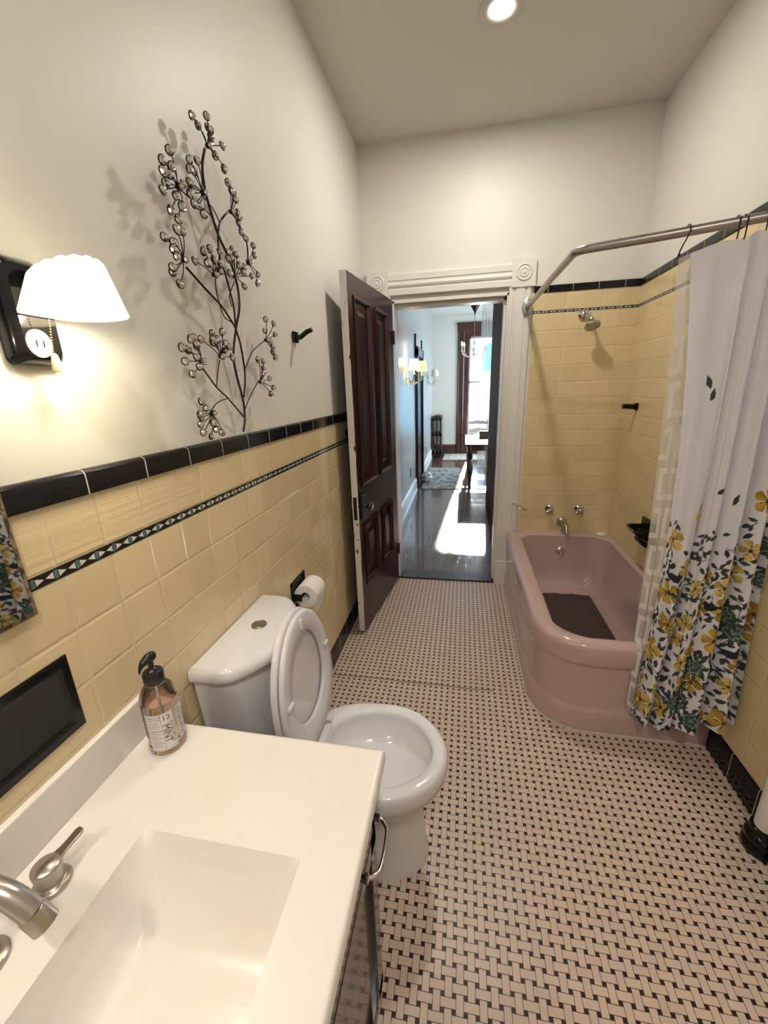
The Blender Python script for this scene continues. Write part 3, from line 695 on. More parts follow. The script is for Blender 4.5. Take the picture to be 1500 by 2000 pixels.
# translucent liner with a squared pattern
LI = mat('liner_vinyl', (0.86, 0.84, 0.82), 0.4); start(LI)
uvn = V.nt.nodes.new('ShaderNodeUVMap'); sp = V.nt.nodes.new('ShaderNodeSeparateXYZ'); V.nt.links.new(uvn.outputs[0], sp.inputs[0])
u_ = V(sp.outputs[0]) / 0.13; v_ = V(sp.outputs[1]) / 0.155; fu = (u_ + (v_.floor().mod(2.0)) * 0.5).fract(); fv = v_.fract()
d1 = fu.min(1 - fu).min(fv.min(1 - fv)); band = d1.gt(0.10) * d1.lt(0.24); cut = fu.gt(0.45) * fu.lt(0.60) * fv.gt(0.5)
pat = band * (1 - cut)
nt = V.nt; tp = nt.nodes.new('ShaderNodeBsdfTransparent'); mx = nt.nodes.new('ShaderNodeMixShader')
nt.links.new((pat * 0.36 + 0.46).x, mx.inputs[0]); nt.links.new(tp.outputs[0], mx.inputs[1]); nt.links.new(nt.nodes['Principled BSDF'].outputs[0], mx.inputs[2]); nt.links.new(mx.outputs[0], nt.nodes['Material Output'].inputs[0])
vs = []; fs = []; nu, nv = 90, 60; uv = []
for j in range(nv):
    for i in range(nu):
        a = i / (nu - 1); t = j / (nv - 1)
        q_ = curtain_point(a, t, 0.014 + 0.036 * math.sin(PI * t) ** 0.8 - 0.010 * (1 - t), 0.042, 0.30)
        if a < 0.2: q_.y += 0.012 * math.sin(a * 70 + t * 3) * (1 - t)
        vs.append(q_); uv.append((a * 0.95, t * 1.8))
for j in range(nv - 1):
    for i in range(nu - 1): fs.append((j * nu + i, j * nu + i + 1, (j + 1) * nu + i + 1, (j + 1) * nu + i))
me = bpy.data.meshes.new('curtain_liner'); lorg = Vector((1.6, 1.5, 0.1)); me.from_pydata([v - lorg for v in vs], [], fs)
uvl = me.uv_layers.new(name='UVMap')
for l in me.loops: uvl.data[l.index].uv = uv[l.vertex_index]
me.polygons.foreach_set('use_smooth', [True] * len(me.polygons)); me.materials.append(LI)
lin = bpy.data.objects.new('curtain_liner', me); COL.objects.link(lin); lin.location = lorg
tag(lin, 'translucent white liner with squared pattern hanging behind the floral shower curtain', 'curtain liner')
ring_labels = ['single black curtain hook stretched alone at the left end of the curtain', None]
for k, x in enumerate((1.428, 1.548, 1.566, 1.612, 1.628, 1.68, 1.70, 1.74)):
    rp = rod_at(x); b = MB(); r = 0.0185
    tp_ = Vector((x - (0.020 if k == 0 else 0), rp.y - 0.004, 1.948 if k else 1.935))
    pts = [rp + Vector((0, r * math.cos(t), r * math.sin(t))) for t in [PI * (-0.1) + PI * 1.25 * i / 10 for i in range(11)]]
    pts = pts + [tp_ + Vector((0, -0.012, 0.010)), tp_ + Vector((-0.003, -0.012, -0.006)), tp_ + Vector((-0.005, -0.004, -0.014))]
    b.tube(smooth_path(pts, 3), 0.0022, 6)
    b.sphere(tp_ + Vector((-0.003, -0.014, -0.006)), 0.005, 8)
    o = b.build('curtain_hook', IRON)
    lab = 'single black curtain hook at the left end of the curtain, apart from the others' if k == 0 else 'black curtain hook in the bunch on the rod near the right wall'
    tag(o, lab, 'curtain hook', None if k == 0 else 'bunched curtain hooks')

# ------------------------------------------------------------ vanity with integrated basin
CT = mat('cultured_marble', (0.76, 0.735, 0.70), 0.28, coat=0.1); start(CT); pos(); setc('Base Color', mixc(noise(5.0, 4).step(0.45, 0.75), (0.86, 0.825, 0.80), (0.83, 0.79, 0.76)))
VY0, VY1, VX1, VZ = -0.36, 0.533, 0.565, 0.80
van = thing('vanity_cabinet', 'black vanity cabinet with glossy framed fronts under the white sink top', 'cabinet', (0.27, 0.09, 0))
VB = mat('black_lacquer', (0.010, 0.009, 0.009), 0.14, coat=0.4); VP = mat('grey_brown_panel', (0.075, 0.062, 0.052), 0.18, coat=0.3)
MB().box(0.012, 0.030, VY0 + 0.02, VY1 - 0.018, 0.0, 0.766).box(0.504, 0.522, VY0 + 0.02, VY1 - 0.018, 0.0, 0.766).box(0.012, 0.522, VY0 + 0.02, VY0 + 0.038, 0.0, 0.766).box(0.012, 0.522, VY1 - 0.036, VY1 - 0.018, 0.0, 0.766).box(0.012, 0.522, VY0 + 0.02, VY1 - 0.018, 0.06, 0.078).build('cabinet_body', VB, van, smooth=False)
def panel_front(name, y0, y1, z0, z1, fr=0.045, kids=True):
    x0 = 0.522
    b = MB().box(x0, x0 + 0.018, y0, y1, z0, z0 + fr).box(x0, x0 + 0.018, y0, y1, z1 - fr, z1).box(x0, x0 + 0.018, y0, y0 + fr, z0, z1).box(x0, x0 + 0.018, y1 - fr, y1, z0, z1)
    o = b.build(name, VB, van, bevel=0.002)
    b = MB().box(x0, x0 + 0.006, y0 + fr - 0.002, y1 - fr + 0.002, z0 + fr - 0.002, z1 - fr + 0.002)
    i = b.build('inset_panel', VP, o, smooth=False); return o
ys = (VY0 + 0.02, 0.065, VY1 - 0.018)
for k in range(2):
    y0, y1 = ys[k] + 0.004, ys[k + 1] - 0.004
    d = panel_front('drawer', y0, y1, 0.615, 0.758, 0.028)
    dd = panel_front('door', y0, y1, 0.05, 0.607)
    yc = 0.405 if k else -0.13
    b = MB()
    for yy in (yc - 0.055, yc + 0.055):
        b.lathe([(0.009, 0), (0.009, 0.003), (0.006, 0.006), (0.006, 0.016), (0.0085, 0.020), (0.008, 0.026), (0.001, 0.028)], (0.540, yy, 0.700), (1, 0, 0), 16)
    b.tube(smooth_path([(0.562, yc - 0.055, 0.700), (0.575, yc - 0.047, 0.698), (0.583, yc - 0.034, 0.696), (0.585, yc, 0.695), (0.583, yc + 0.034, 0.696), (0.575, yc + 0.047, 0.698), (0.562, yc + 0.055, 0.700)]), 0.0042, 10)
    b.build('pull', CHROME, d)
    MB().lathe([(0.006, 0), (0.006, 0.012), (0.012, 0.018), (0.012, 0.024), (0.001, 0.027)], (0.540, y0 + 0.03 if k else y1 - 0.03, 0.45), (1, 0, 0), 18).build('knob', CHROME, dd)
def sstep(t): t = max(0.0, min(1.0, t)); return t * t * (3 - 2 * t)
def basin(x, y):
    bx0, bx1, by0, by1 = 0.172, 0.467, -0.115, 0.302
    if x <= bx0 or x >= bx1 or y <= by0 or y >= by1: return 0.0
    def wallf(d, w_): t = min(1.0, d / w_); return 1 - (1 - t) ** 2.6
    f = wallf(x - bx0, 0.060) * wallf(bx1 - x, 0.030) * wallf(by1 - y, 0.15) * wallf(y - by0, 0.10)
    dz = 0.118 * f
    r = math.hypot((x - 0.315), (y - 0.10)); dz += 0.010 * math.exp(-(r / 0.05) ** 2)
    return dz
top = thing('sink_top', 'white cultured marble sink top with rectangular basin and backsplash', 'sink', (0.28, 0.09, 0.76))
xs = sorted(set([0.012 + (VX1 - 0.012) * i / 110 for i in range(111)] + [0.172, 0.1725, 0.174, 0.467, 0.4665, 0.465])); yv = sorted(set([VY0 + (VY1 - VY0) * j / 150 for j in range(151)] + [0.302, 0.3015, 0.3, -0.115, -0.114]))
vs = []; fs = []
def edge_drop(d): return 0.005 * (1 - min(1, d / 0.005)) ** 2
for y in yv:
    for x in xs: vs.append((x, y, VZ - basin(x, y) - edge_drop(min(VX1 - x, VY1 - y, y - VY0))))
nx = len(xs); ny = len(yv)
for j in range(ny - 1):
    for i in range(nx - 1): fs.append((j * nx + i, j * nx + i + 1, (j + 1) * nx + i + 1, (j + 1) * nx + i))
per = [i for i in range(nx)] + [j * nx + nx - 1 for j in range(1, ny)] + [(ny - 1) * nx + i for i in range(nx - 2, -1, -1)] + [j * nx for j in range(ny - 2, 0, -1)]
k0 = len(vs)
for i in per: vs.append((vs[i][0], vs[i][1], 0.768))
for a in range(len(per)):
    c = (a + 1) % len(per); fs.append((per[a], k0 + a, k0 + c, per[c]))
b = MB().add(vs, fs); b.build('counter_basin', CT, top, angle=0.9)
MB().box(0.0075, 0.022, VY0, VY1, VZ - 0.03, 0.897).build('backsplash', CT, top, bevel=0.004, seg=3)
MB().lathe([(0.021, 0), (0.021, 0.003), (0.012, 0.004), (0.011, 0.0), (0.001, 0.0)], (0.315, 0.10, VZ - 0.1285), n=24).build('drain', NICKEL, top)
fc_ = thing('faucet', 'brushed nickel widespread faucet with lever handles on the sink top', 'faucet', (0.085, 0.105, VZ))
def fcxf(b): return b
MB().lathe([(0.030, 0), (0.030, 0.005), (0.027, 0.008), (0.021, 0.009), (0.019, 0.014), (0.018, 0.030)], (0.085, 0.105, VZ), n=32).build('escutcheon', NICKEL, fc_)
pth = smooth_path([(0.085, 0.105, VZ + 0.01), (0.084, 0.106, 0.87), (0.087, 0.108, 0.922), (0.104, 0.112, 0.946), (0.134, 0.116, 0.950), (0.164, 0.119, 0.936), (0.186, 0.121, 0.910)], 5)
MB().tube(pth, 0.0142, 20).build('spout', NICKEL, fc_)
MB().tube([(0.1845, 0.1205, 0.913), (0.1855, 0.121, 0.910), (0.198, 0.1225, 0.888)], [0.0143, 0.0156, 0.0156], 24).build('aerator', NICKEL, fc_)
for k, yy in enumerate((0.202, 0.008)):
    sg = 1 if k == 0 else -1; hx = 0.088
    h = MB().lathe([(0.027, 0), (0.027, 0.004), (0.025, 0.0075), (0.018, 0.009), (0.0175, 0.012), (0.0195, 0.026), (0.0205, 0.037), (0.020, 0.041), (0.014, 0.045), (0.001, 0.0465)], (hx, yy, VZ), n=32)
    lv = []
    for i in range(12):
        t = i / 11; w_ = 0.012 - 0.0048 * sstep(t * 2.2) + 0.0005 * t; L = 0.008 + 0.048 * t
        if i == 11: w_ *= 0.6
        cx = hx + 0.30 * L * 0.7 - 0.0; cy = yy + sg * L; cz = VZ + 0.038 + 0.006 * t + 0.004 * t * t
        lv.append([(cx - w_, cy, cz - 0.003), (cx + w_, cy - sg * w_ * 0.3, cz - 0.003), (cx + w_, cy - sg * w_ * 0.3, cz + 0.0025), (cx - w_, cy, cz + 0.0025)])
    h.loft(lv); h.build('lever_handle', NICKEL, fc_, bevel=0.0015, angle=0.6)

# soap bottle with printed labels
bc = (0.088, 0.474, VZ)
bot = thing('soap_bottle', 'round clear soap bottle with black pump and white label, on the sink top', 'bottle', bc)
GLS = mat('clear_plastic', (1, 1, 1), 0.03, trans=1.0, ior=1.25); LIQ = mat('amber_soap', (0.96, 0.78, 0.68), 0.05, trans=0.97, ior=1.2)
MB().lathe([(0.001, 0.003), (0.030, 0.0), (0.0355, 0.004), (0.0365, 0.012), (0.0365, 0.118), (0.0362, 0.126), (0.0350, 0.134), (0.0325, 0.142), (0.029, 0.149), (0.024, 0.1555), (0.019, 0.1595), (0.0165, 0.1612), (0.0150, 0.165), (0.0150, 0.178)], bc, n=48, cap1=False).build('bottle_body', GLS, bot, angle=1.2)
MB().lathe([(0.001, 0.005), (0.029, 0.003), (0.0340, 0.006), (0.0350, 0.013), (0.0350, 0.118), (0.0348, 0.124), (0.001, 0.1241)], bc, n=48).build('liquid', LIQ, bot, angle=0.8)
MB().lathe([(0.0195, 0), (0.0205, 0.002), (0.0205, 0.022), (0.018, 0.026), (0.012, 0.027), (0.009, 0.032), (0.0055, 0.034), (0.0055, 0.050), (0.001, 0.051)], (bc[0], bc[1], VZ + 0.164), n=28).build('pump_collar', BLACKM, bot, angle=0.6)
hd = []
hdir = Vector((-0.20, -0.98, 0)).normalized(); hs = Vector((hdir.y, -hdir.x, 0)); hb = Vector((bc[0], bc[1], VZ + 0.212))
for t, w_, zc, hh in ((-0.012, 0.006, 0.010, 0.008), (-0.006, 0.0095, 0.010, 0.011), (0.006, 0.0095, 0.010, 0.010), (0.018, 0.007, 0.006, 0.007), (0.024, 0.0045, -0.001, 0.005), (0.027, 0.003, -0.009, 0.004)):
    c = hb + hdir * t + Vector((0, 0, zc))
    hd.append([c + hs * (w_ * math.cos(q_)) + Vector((0, 0, hh * math.sin(q_))) for q_ in [2 * PI * i / 14 for i in range(14)]])
MB().loft(hd).build('pump_head', BLACKM, bot, angle=0.8)
MB().tube([(bc[0], bc[1], VZ + 0.01), (bc[0], bc[1], VZ + 0.17)], 0.0022, 8).build('dip_tube', mat('tube_plastic', (0.8, 0.8, 0.8), 0.3), bot)
LBL = mat('label_paper', (0.80, 0.78, 0.78), 0.6); INK = mat('label_ink', (0.03, 0.03, 0.035), 0.6)
def cyl(s_, z, r): a = LA + s_ / 0.0368; return Vector((bc[0] + r * math.cos(a), bc[1] + r * math.sin(a), VZ + z))
LA = math.radians(-47)                # label centre faces the camera
def curved(s0, s1, z0, z1, r, n=16):
    a = [[cyl(s0 + (s1 - s0) * i / n, z, rr) for i in range(n + 1)] for z, rr in ((z0, r), (z1, r))]
    b = MB(); b.loft([a[0], a[1]], False, False, False); return b
def label_group(rects, lines, texts, name):
    b = MB()
    for s0, s1, z0, z1 in rects: q_ = curved(s0, s1, z0, z1, 0.03665); b.add(q_.v, q_.f)
    lab = b.build(name, LBL, bot, smooth=True)
    b = MB()
    for s0, s1, z0, z1 in lines: q_ = curved(s0, s1, z0, z1, 0.03675, 8); b.add(q_.v, q_.f)
    for body, s_, z, size, rot in texts:
        cu_ = bpy.data.curves.new('txt', 'FONT'); cu_.body = body; cu_.size = size; cu_.align_x = 'CENTER'; cu_.align_y = 'CENTER'; cu_.resolution_u = 2
        to = bpy.data.objects.new('txt', cu_); COL.objects.link(to); bpy.context.view_layer.update()
        dg = bpy.context.evaluated_depsgraph_get(); tm = bpy.data.meshes.new_from_object(to.evaluated_get(dg))
        cs, sn = math.cos(rot), math.sin(rot)
        tb = bmesh.new(); tb.from_mesh(tm)
        for _ in range(3):
            long_ = [e for e in tb.edges if e.calc_length() > 0.0016]
            if not long_: break
            bmesh.ops.subdivide_edges(tb, edges=long_, cuts=1, use_grid_fill=True); bmesh.ops.triangulate(tb, faces=tb.faces)
        tb.to_mesh(tm); tb.free()
        vs = [cyl(s_ + v.co.x * cs - v.co.y * sn, z + v.co.x * sn + v.co.y * cs, 0.03695) for v in tm.vertices]
        b.add(vs, [tuple(p_.vertices) for p_ in tm.polygons])
        bpy.data.objects.remove(to); bpy.data.curves.remove(cu_); bpy.data.meshes.remove(tm)
    b.build('lettering', INK, lab, smooth=False)
def frame(s0, s1, z0, z1, t=0.0007): return [(s0, s1, z0, z0 + t), (s0, s1, z1 - t, z1), (s0, s0 + t * 0.9, z0, z1), (s1 - t * 0.9, s1, z0, z1)]
ln = frame(-0.0345, 0.0195, 0.016, 0.1055) + [(-0.0050, -0.0044, 0.016, 0.1055)]
tx = [('12', 0.0060, 0.0940, 0.0165, 0), ('MINT', 0.0028, 0.0560, 0.0190, -PI / 2), ('EUCALYPTUS', 0.0135, 0.0560, 0.0088, -PI / 2), ('HAND SOAP', -0.0180, 0.0995, 0.0050, 0), ('DIRECTIONS', -0.0180, 0.0940, 0.0046, 0), ('INGREDIENTS', -0.0180, 0.0660, 0.0046, 0), ('FL OZ', 0.011, 0.0200, 0.0036, 0)]
rr_ = random.Random(3)
for k in range(4): ln.append((-0.0320 + rr_.uniform(0, .002), -0.0065 - rr_.uniform(0, .006), 0.0865 - k * 0.0045, 0.0873 - k * 0.0045))
for k in range(9): ln.append((-0.0320 + rr_.uniform(0, .002), -0.0065 - rr_.uniform(0, .006), 0.060 - k * 0.0043, 0.0608 - k * 0.0043))
label_group([(-0.036, 0.021, 0.0145, 0.107)], ln, tx, 'back_label')
ln = frame(0.0275, 0.066, 0.024, 0.104)
label_group([(0.026, 0.068, 0.0225, 0.1055)], ln, [('EUCALYPTUS', 0.035, 0.064, 0.0118, -PI / 2), ('HAND SOAP', 0.048, 0.064, 0.008, -PI / 2)], 'front_label')

# ------------------------------------------------------------ toilet
toi = thing('toilet', 'white two-piece toilet with its seat and lid raised, beside the vanity', 'toilet', (0.36, 0.868, 0))
TY = 0.868
def dshape(xb, ys_, side, mid, z, n=40):
    pts = []; ph = ys_
    pts.append((xb, TY - ph, z))
    for i in range(n + 1):
        t = -1 + 2 * i / n; y = TY + ph * t
        e = (1 - abs(t) ** 2.2); x = side + (mid - side) * e
        edge_ = min(1, (1 - abs(t)) / 0.10); x = xb + (x - xb) * (0.80 + 0.20 * math.sqrt(1 - (1 - edge_) ** 2))
        pts.append((x, y, z))
    pts.append((xb, TY + ph, z)); return pts
b = MB().loft([dshape(0.03, 0.165, 0.095, 0.165, 0.445), dshape(0.022, 0.175, 0.100, 0.175, 0.47), dshape(0.018, 0.195, 0.105, 0.188, 0.62), dshape(0.015, 0.205, 0.108, 0.194, 0.802)])
b.build('tank', PORC, toi, angle=0.7)
b = MB().loft([dshape(0.012, 0.206, 0.110, 0.200, 0.795), dshape(0.010, 0.212, 0.114, 0.212, 0.800), dshape(0.009, 0.214, 0.116, 0.217, 0.812), dshape(0.009, 0.213, 0.114, 0.215, 0.828), dshape(0.010, 0.208, 0.108, 0.207, 0.838), dshape(0.018, 0.198, 0.098, 0.194, 0.8425)])
ld = b.build('tank_lid', PORC, toi, angle=1.0)
b = MB().lathe([(0.024, 0), (0.024, 0.003), (0.0225, 0.0045), (0.021, 0.003), (0.001, 0.003)], (0.100, 0.882, 0.8422), n=30); b.box(0.081, 0.119, 0.8815, 0.8825, 0.845, 0.8456)
b.build('flush_button', mat('dull_chrome', (0.36, 0.34, 0.30), 0.3, 1.0), ld)
def egg(xb, xf, hw, z, cx=None, n=56, sq=1.0):
    cx = cx if cx is not None else xb + (xf - xb) * 0.42; pts = []
    for i in range(n):
        t = 2 * PI * i / n; c, s_ = math.cos(t), math.sin(t)
        if c >= 0: x = cx + (xf - cx) * c; y = hw * s_ * (1 - 0.04 * c * c)
        else: x = cx - (cx - xb) * abs(c) ** sq; y = hw * (1 if s_ > 0 else -1) * abs(s_) ** (1.0 if sq == 1.0 else sq)
        pts.append((x, TY + y, z))
    return pts
b = MB().loft([egg(0.14, 0.630, 0.118, 0.0, 0.45, sq=0.5), egg(0.14, 0.630, 0.118, 0.02, 0.45, sq=0.5), egg(0.145, 0.620, 0.112, 0.06, 0.45, sq=0.5), egg(0.15, 0.612, 0.116, 0.20, 0.45, sq=0.5), egg(0.155, 0.606, 0.118, 0.29, 0.45, sq=0.55), egg(0.17, 0.618, 0.132, 0.325, 0.46, sq=0.6), egg(0.185, 0.655, 0.162, 0.350, 0.47, sq=0.7), egg(0.20, 0.684, 0.184, 0.372, 0.475, sq=0.8), egg(0.205, 0.690, 0.188, 0.400, 0.475, sq=0.8), egg(0.210, 0.690, 0.188, 0.425, 0.475, sq=0.8), egg(0.215, 0.684, 0.183, 0.438, 0.475, sq=0.85), egg(0.225, 0.674, 0.175, 0.443, 0.475, sq=0.9), egg(0.275, 0.650, 0.148, 0.443, 0.475), egg(0.285, 0.642, 0.141, 0.436, 0.475), egg(0.287, 0.640, 0.139, 0.422, 0.475), egg(0.282, 0.645, 0.143, 0.408, 0.475), egg(0.290, 0.638, 0.137, 0.385, 0.475), egg(0.305, 0.622, 0.124, 0.362, 0.475), egg(0.325, 0.595, 0.105, 0.346, 0.47), egg(0.350, 0.55, 0.080, 0.334, 0.45), egg(0.365, 0.48, 0.050, 0.325, 0.42), egg(0.372, 0.45, 0.036, 0.30, 0.41)])
bowl = b.build('bowl', PORC, toi, angle=1.3)
b = MB().loft([rrect(0.10, 0.30, TY - 0.105, TY + 0.105, (0.02, 0.03, 0.03, 0.02), 0.30, 8, 3), rrect(0.10, 0.30, TY - 0.110, TY + 0.110, (0.02, 0.03, 0.03, 0.02), 0.42, 8, 3), rrect(0.105, 0.295, TY - 0.105, TY + 0.105, (0.02, 0.03, 0.03, 0.02), 0.445, 8, 3)])
b.build('deck', PORC, toi)
# raised seat and lid: drawn flat (u from the hinge, v across), then stood up
def stand(u, v, w_, lean=0.085, x0=0.262, z0=0.462):
    return (x0 + w_ * math.cos(lean) - u * math.sin(lean), TY + v, z0 + u * math.cos(lean) + w_ * math.sin(lean))
def egg2(u0, u1, hw, w_, n=56, cu_=None, sq=0.75):
    c0 = cu_ if cu_ is not None else u0 + (u1 - u0) * 0.42; o = []
    for i in range(n):
        t = 2 * PI * i / n; c, s_ = math.cos(t), math.sin(t)
        if c >= 0: u = c0 + (u1 - c0) * c; v = hw * s_
        else: u = c0 - (c0 - u0) * abs(c) ** sq; v = hw * (1 if s_ > 0 else -1) * abs(s_) ** sq
        o.append(stand(u, v, w_))
    return o
outer = [egg2(0.0, 0.432, 0.184, 0.0), egg2(-0.002, 0.436, 0.187, 0.004), egg2(-0.002, 0.436, 0.187, 0.011), egg2(0.004, 0.428, 0.180, 0.0165)]
inner = [egg2(0.078, 0.374, 0.130, 0.0165, sq=1), egg2(0.083, 0.368, 0.125, 0.011, sq=1), egg2(0.083, 0.368, 0.125, 0.004, sq=1), egg2(0.080, 0.371, 0.127, 0.0, sq=1)]
MB().loft(outer + inner + [outer[0]], True, False, False).build('seat', SEATP, toi, angle=1.0)
MB().loft([egg2(0.006, 0.436, 0.184, -0.024), egg2(0.000, 0.442, 0.189, -0.021), egg2(0.000, 0.442, 0.189, -0.010), egg2(0.004, 0.438, 0.186, -0.004), egg2(0.010, 0.425, 0.176, -0.003)]).build('lid', SEATP, toi, angle=1.0)
for u, v, a in ((0.405, 0.0, 0), (0.235, -0.150, 1), (0.235, 0.150, 1)):
    b = MB()
    def bp_(p_, u=u, v=v, a=a): return stand(u + (p_.x if not a else p_.y), v + (p_.y if not a else p_.x), 0.0165 + p_.z)
    q_ = MB().box(-0.016, 0.016, -0.006, 0.006, -0.001, 0.008); q_.xf(bp_); b.add(q_.v, q_.f)
    b.build('seat_bumper', SEATP, toi, bevel=0.002)
for sy in (-0.075, 0.075):
    b = MB().tube([stand(-0.008, sy - 0.022, 0.0), stand(-0.008, sy + 0.022, 0.0)], 0.011, 14); b.box(0.250, 0.292, TY + sy - 0.016, TY + sy + 0.016, 0.443, 0.458)
    b.build('hinge', SEATP, toi, bevel=0.002)
MB().lathe([(0.012, 0), (0.012, 0.010), (0.008, 0.014), (0.001, 0.015)], (0.38, TY - 0.1185, 0.012), (0, -0.3, 1), 14).build('bolt_cap', SEATP, toi)

# ------------------------------------------------------------ paper holder, hooks, niche, mirror
s = thing('paper_holder', 'black ceramic paper holder set in the cream tiles beside the toilet tank', 'paper holder', (0.01, 1.39, 0.69))
b = MB(); a0 = (1.315, 1.465); zz = (0.625, 0.755)
b.box(0.002, 0.014, a0[0], a0[1], zz[0], zz[0] + 0.012).box(0.002, 0.014, a0[0], a0[1], zz[1] - 0.012, zz[1]).box(0.002, 0.014, a0[0], a0[0] + 0.012, zz[0], zz[1]).box(0.002, 0.014, a0[1] - 0.012, a0[1], zz[0], zz[1]).box(0.001, 0.009, a0[0], a0[1], zz[0], zz[1])
for y in (a0[0] + 0.004, a0[1] - 0.014): b.box(0.008, 0.05, y, y + 0.010, 0.675, 0.705)
b.build('holder_frame', BLACK, s, bevel=0.002)
MB().tube([(0.042, 1.325, 0.69), (0.042, 1.455, 0.69)], 0.009, 12).build('roller', BLACKM, s)
b = MB(); c = (0.062, 0.69); R = 0.052
prof = [(0.020, 1.337), (R - 0.001, 1.337), (R, 1.339), (R, 1.443), (R - 0.001, 1.445), (0.020, 1.445)]
rings = [[(c[0] + r * math.cos(2 * PI * k / 40), y, c[1] + r * math.sin(2 * PI * k / 40)) for k in range(40)] for r, y in prof + prof[:1]]
b.loft(rings, True, False, False)
tail = [(c[0] + (R + 0.0008) * math.cos(t), c[1] + (R + 0.0008) * math.sin(t)) for t in [PI * 0.35 - PI * 0.35 * k / 8 for k in range(9)]]
tail += [(c[0] + R + 0.001 - 0.004 * k, c[1] - 0.018 * k) for k in range(1, 6)]
b.loft([[(x, y, z) for x, z in tail] for y in (1.339, 1.443)], False, False, False)
o = b.build('toilet_paper', PAPER, None); tag(o, 'white toilet paper roll hanging in the black wall holder', 'toilet paper')
peg('robe_hook', (0.002, 1.62, 1.757), (1, 0, 0), 'black robe hook on the painted left wall beside the metal tree', 'hook', 0.082, 0.013, 0.026)
peg('towel_bar_post', (0.007, 2.30, 1.285), (1, 0, 0), 'black towel bar post on the tiles behind the open door', 'towel bar post', 0.05)
s = thing('wall_recess', 'black glazed rectangular recess in the cream tiles above the sink', 'soap niche', (0.008, 0.29, 0.94))
y0, y1, z0, z1 = 0.10, 0.378, 0.938, 1.092
b = MB()
def rc(i, x): return [(x, y0 + i, z0 + i), (x, y1 - i, z0 + i), (x, y1 - i, z1 - i), (x, y0 + i, z1 - i)]
b.loft([rc(0, 0.002), rc(0, 0.010), rc(0.003, 0.013), rc(0.016, 0.013), rc(0.020, 0.010), rc(0.026, 0.0078)])
b.build('recess_body', BLACK, s, angle=0.4)
s = thing('wall_mirror', 'frameless-looking mirror with thin worn edge, on the wall above the sink', 'mirror', (0.02, 0.0, 1.19))
MIR = mat('mirror_silver', (0.80, 0.80, 0.78), 0.02, 1.0)
OLDG = mat('worn_edge', (0.10, 0.075, 0.045), 0.5, 0.3); start(OLDG); p_, _ = pos(); setc('Base Color', mixc(noise(60, 4).step(0.4, 0.65), (0.06, 0.045, 0.03), (0.34, 0.27, 0.16)))
MB().box(0.008, 0.020, -0.14, 0.349, 1.193, 2.05).build('backing', OLDG, s, bevel=0.002)
MB().loft([[(0.0202, -0.132, 1.201), (0.0202, 0.341, 1.201), (0.0202, 0.341, 2.04), (0.0202, -0.132, 2.04)], [(0.0245, -0.129, 1.204), (0.0245, 0.338, 1.204), (0.0245, 0.338, 2.037), (0.0245, -0.129, 2.037)]]).build('glass', MIR, s, smooth=False)

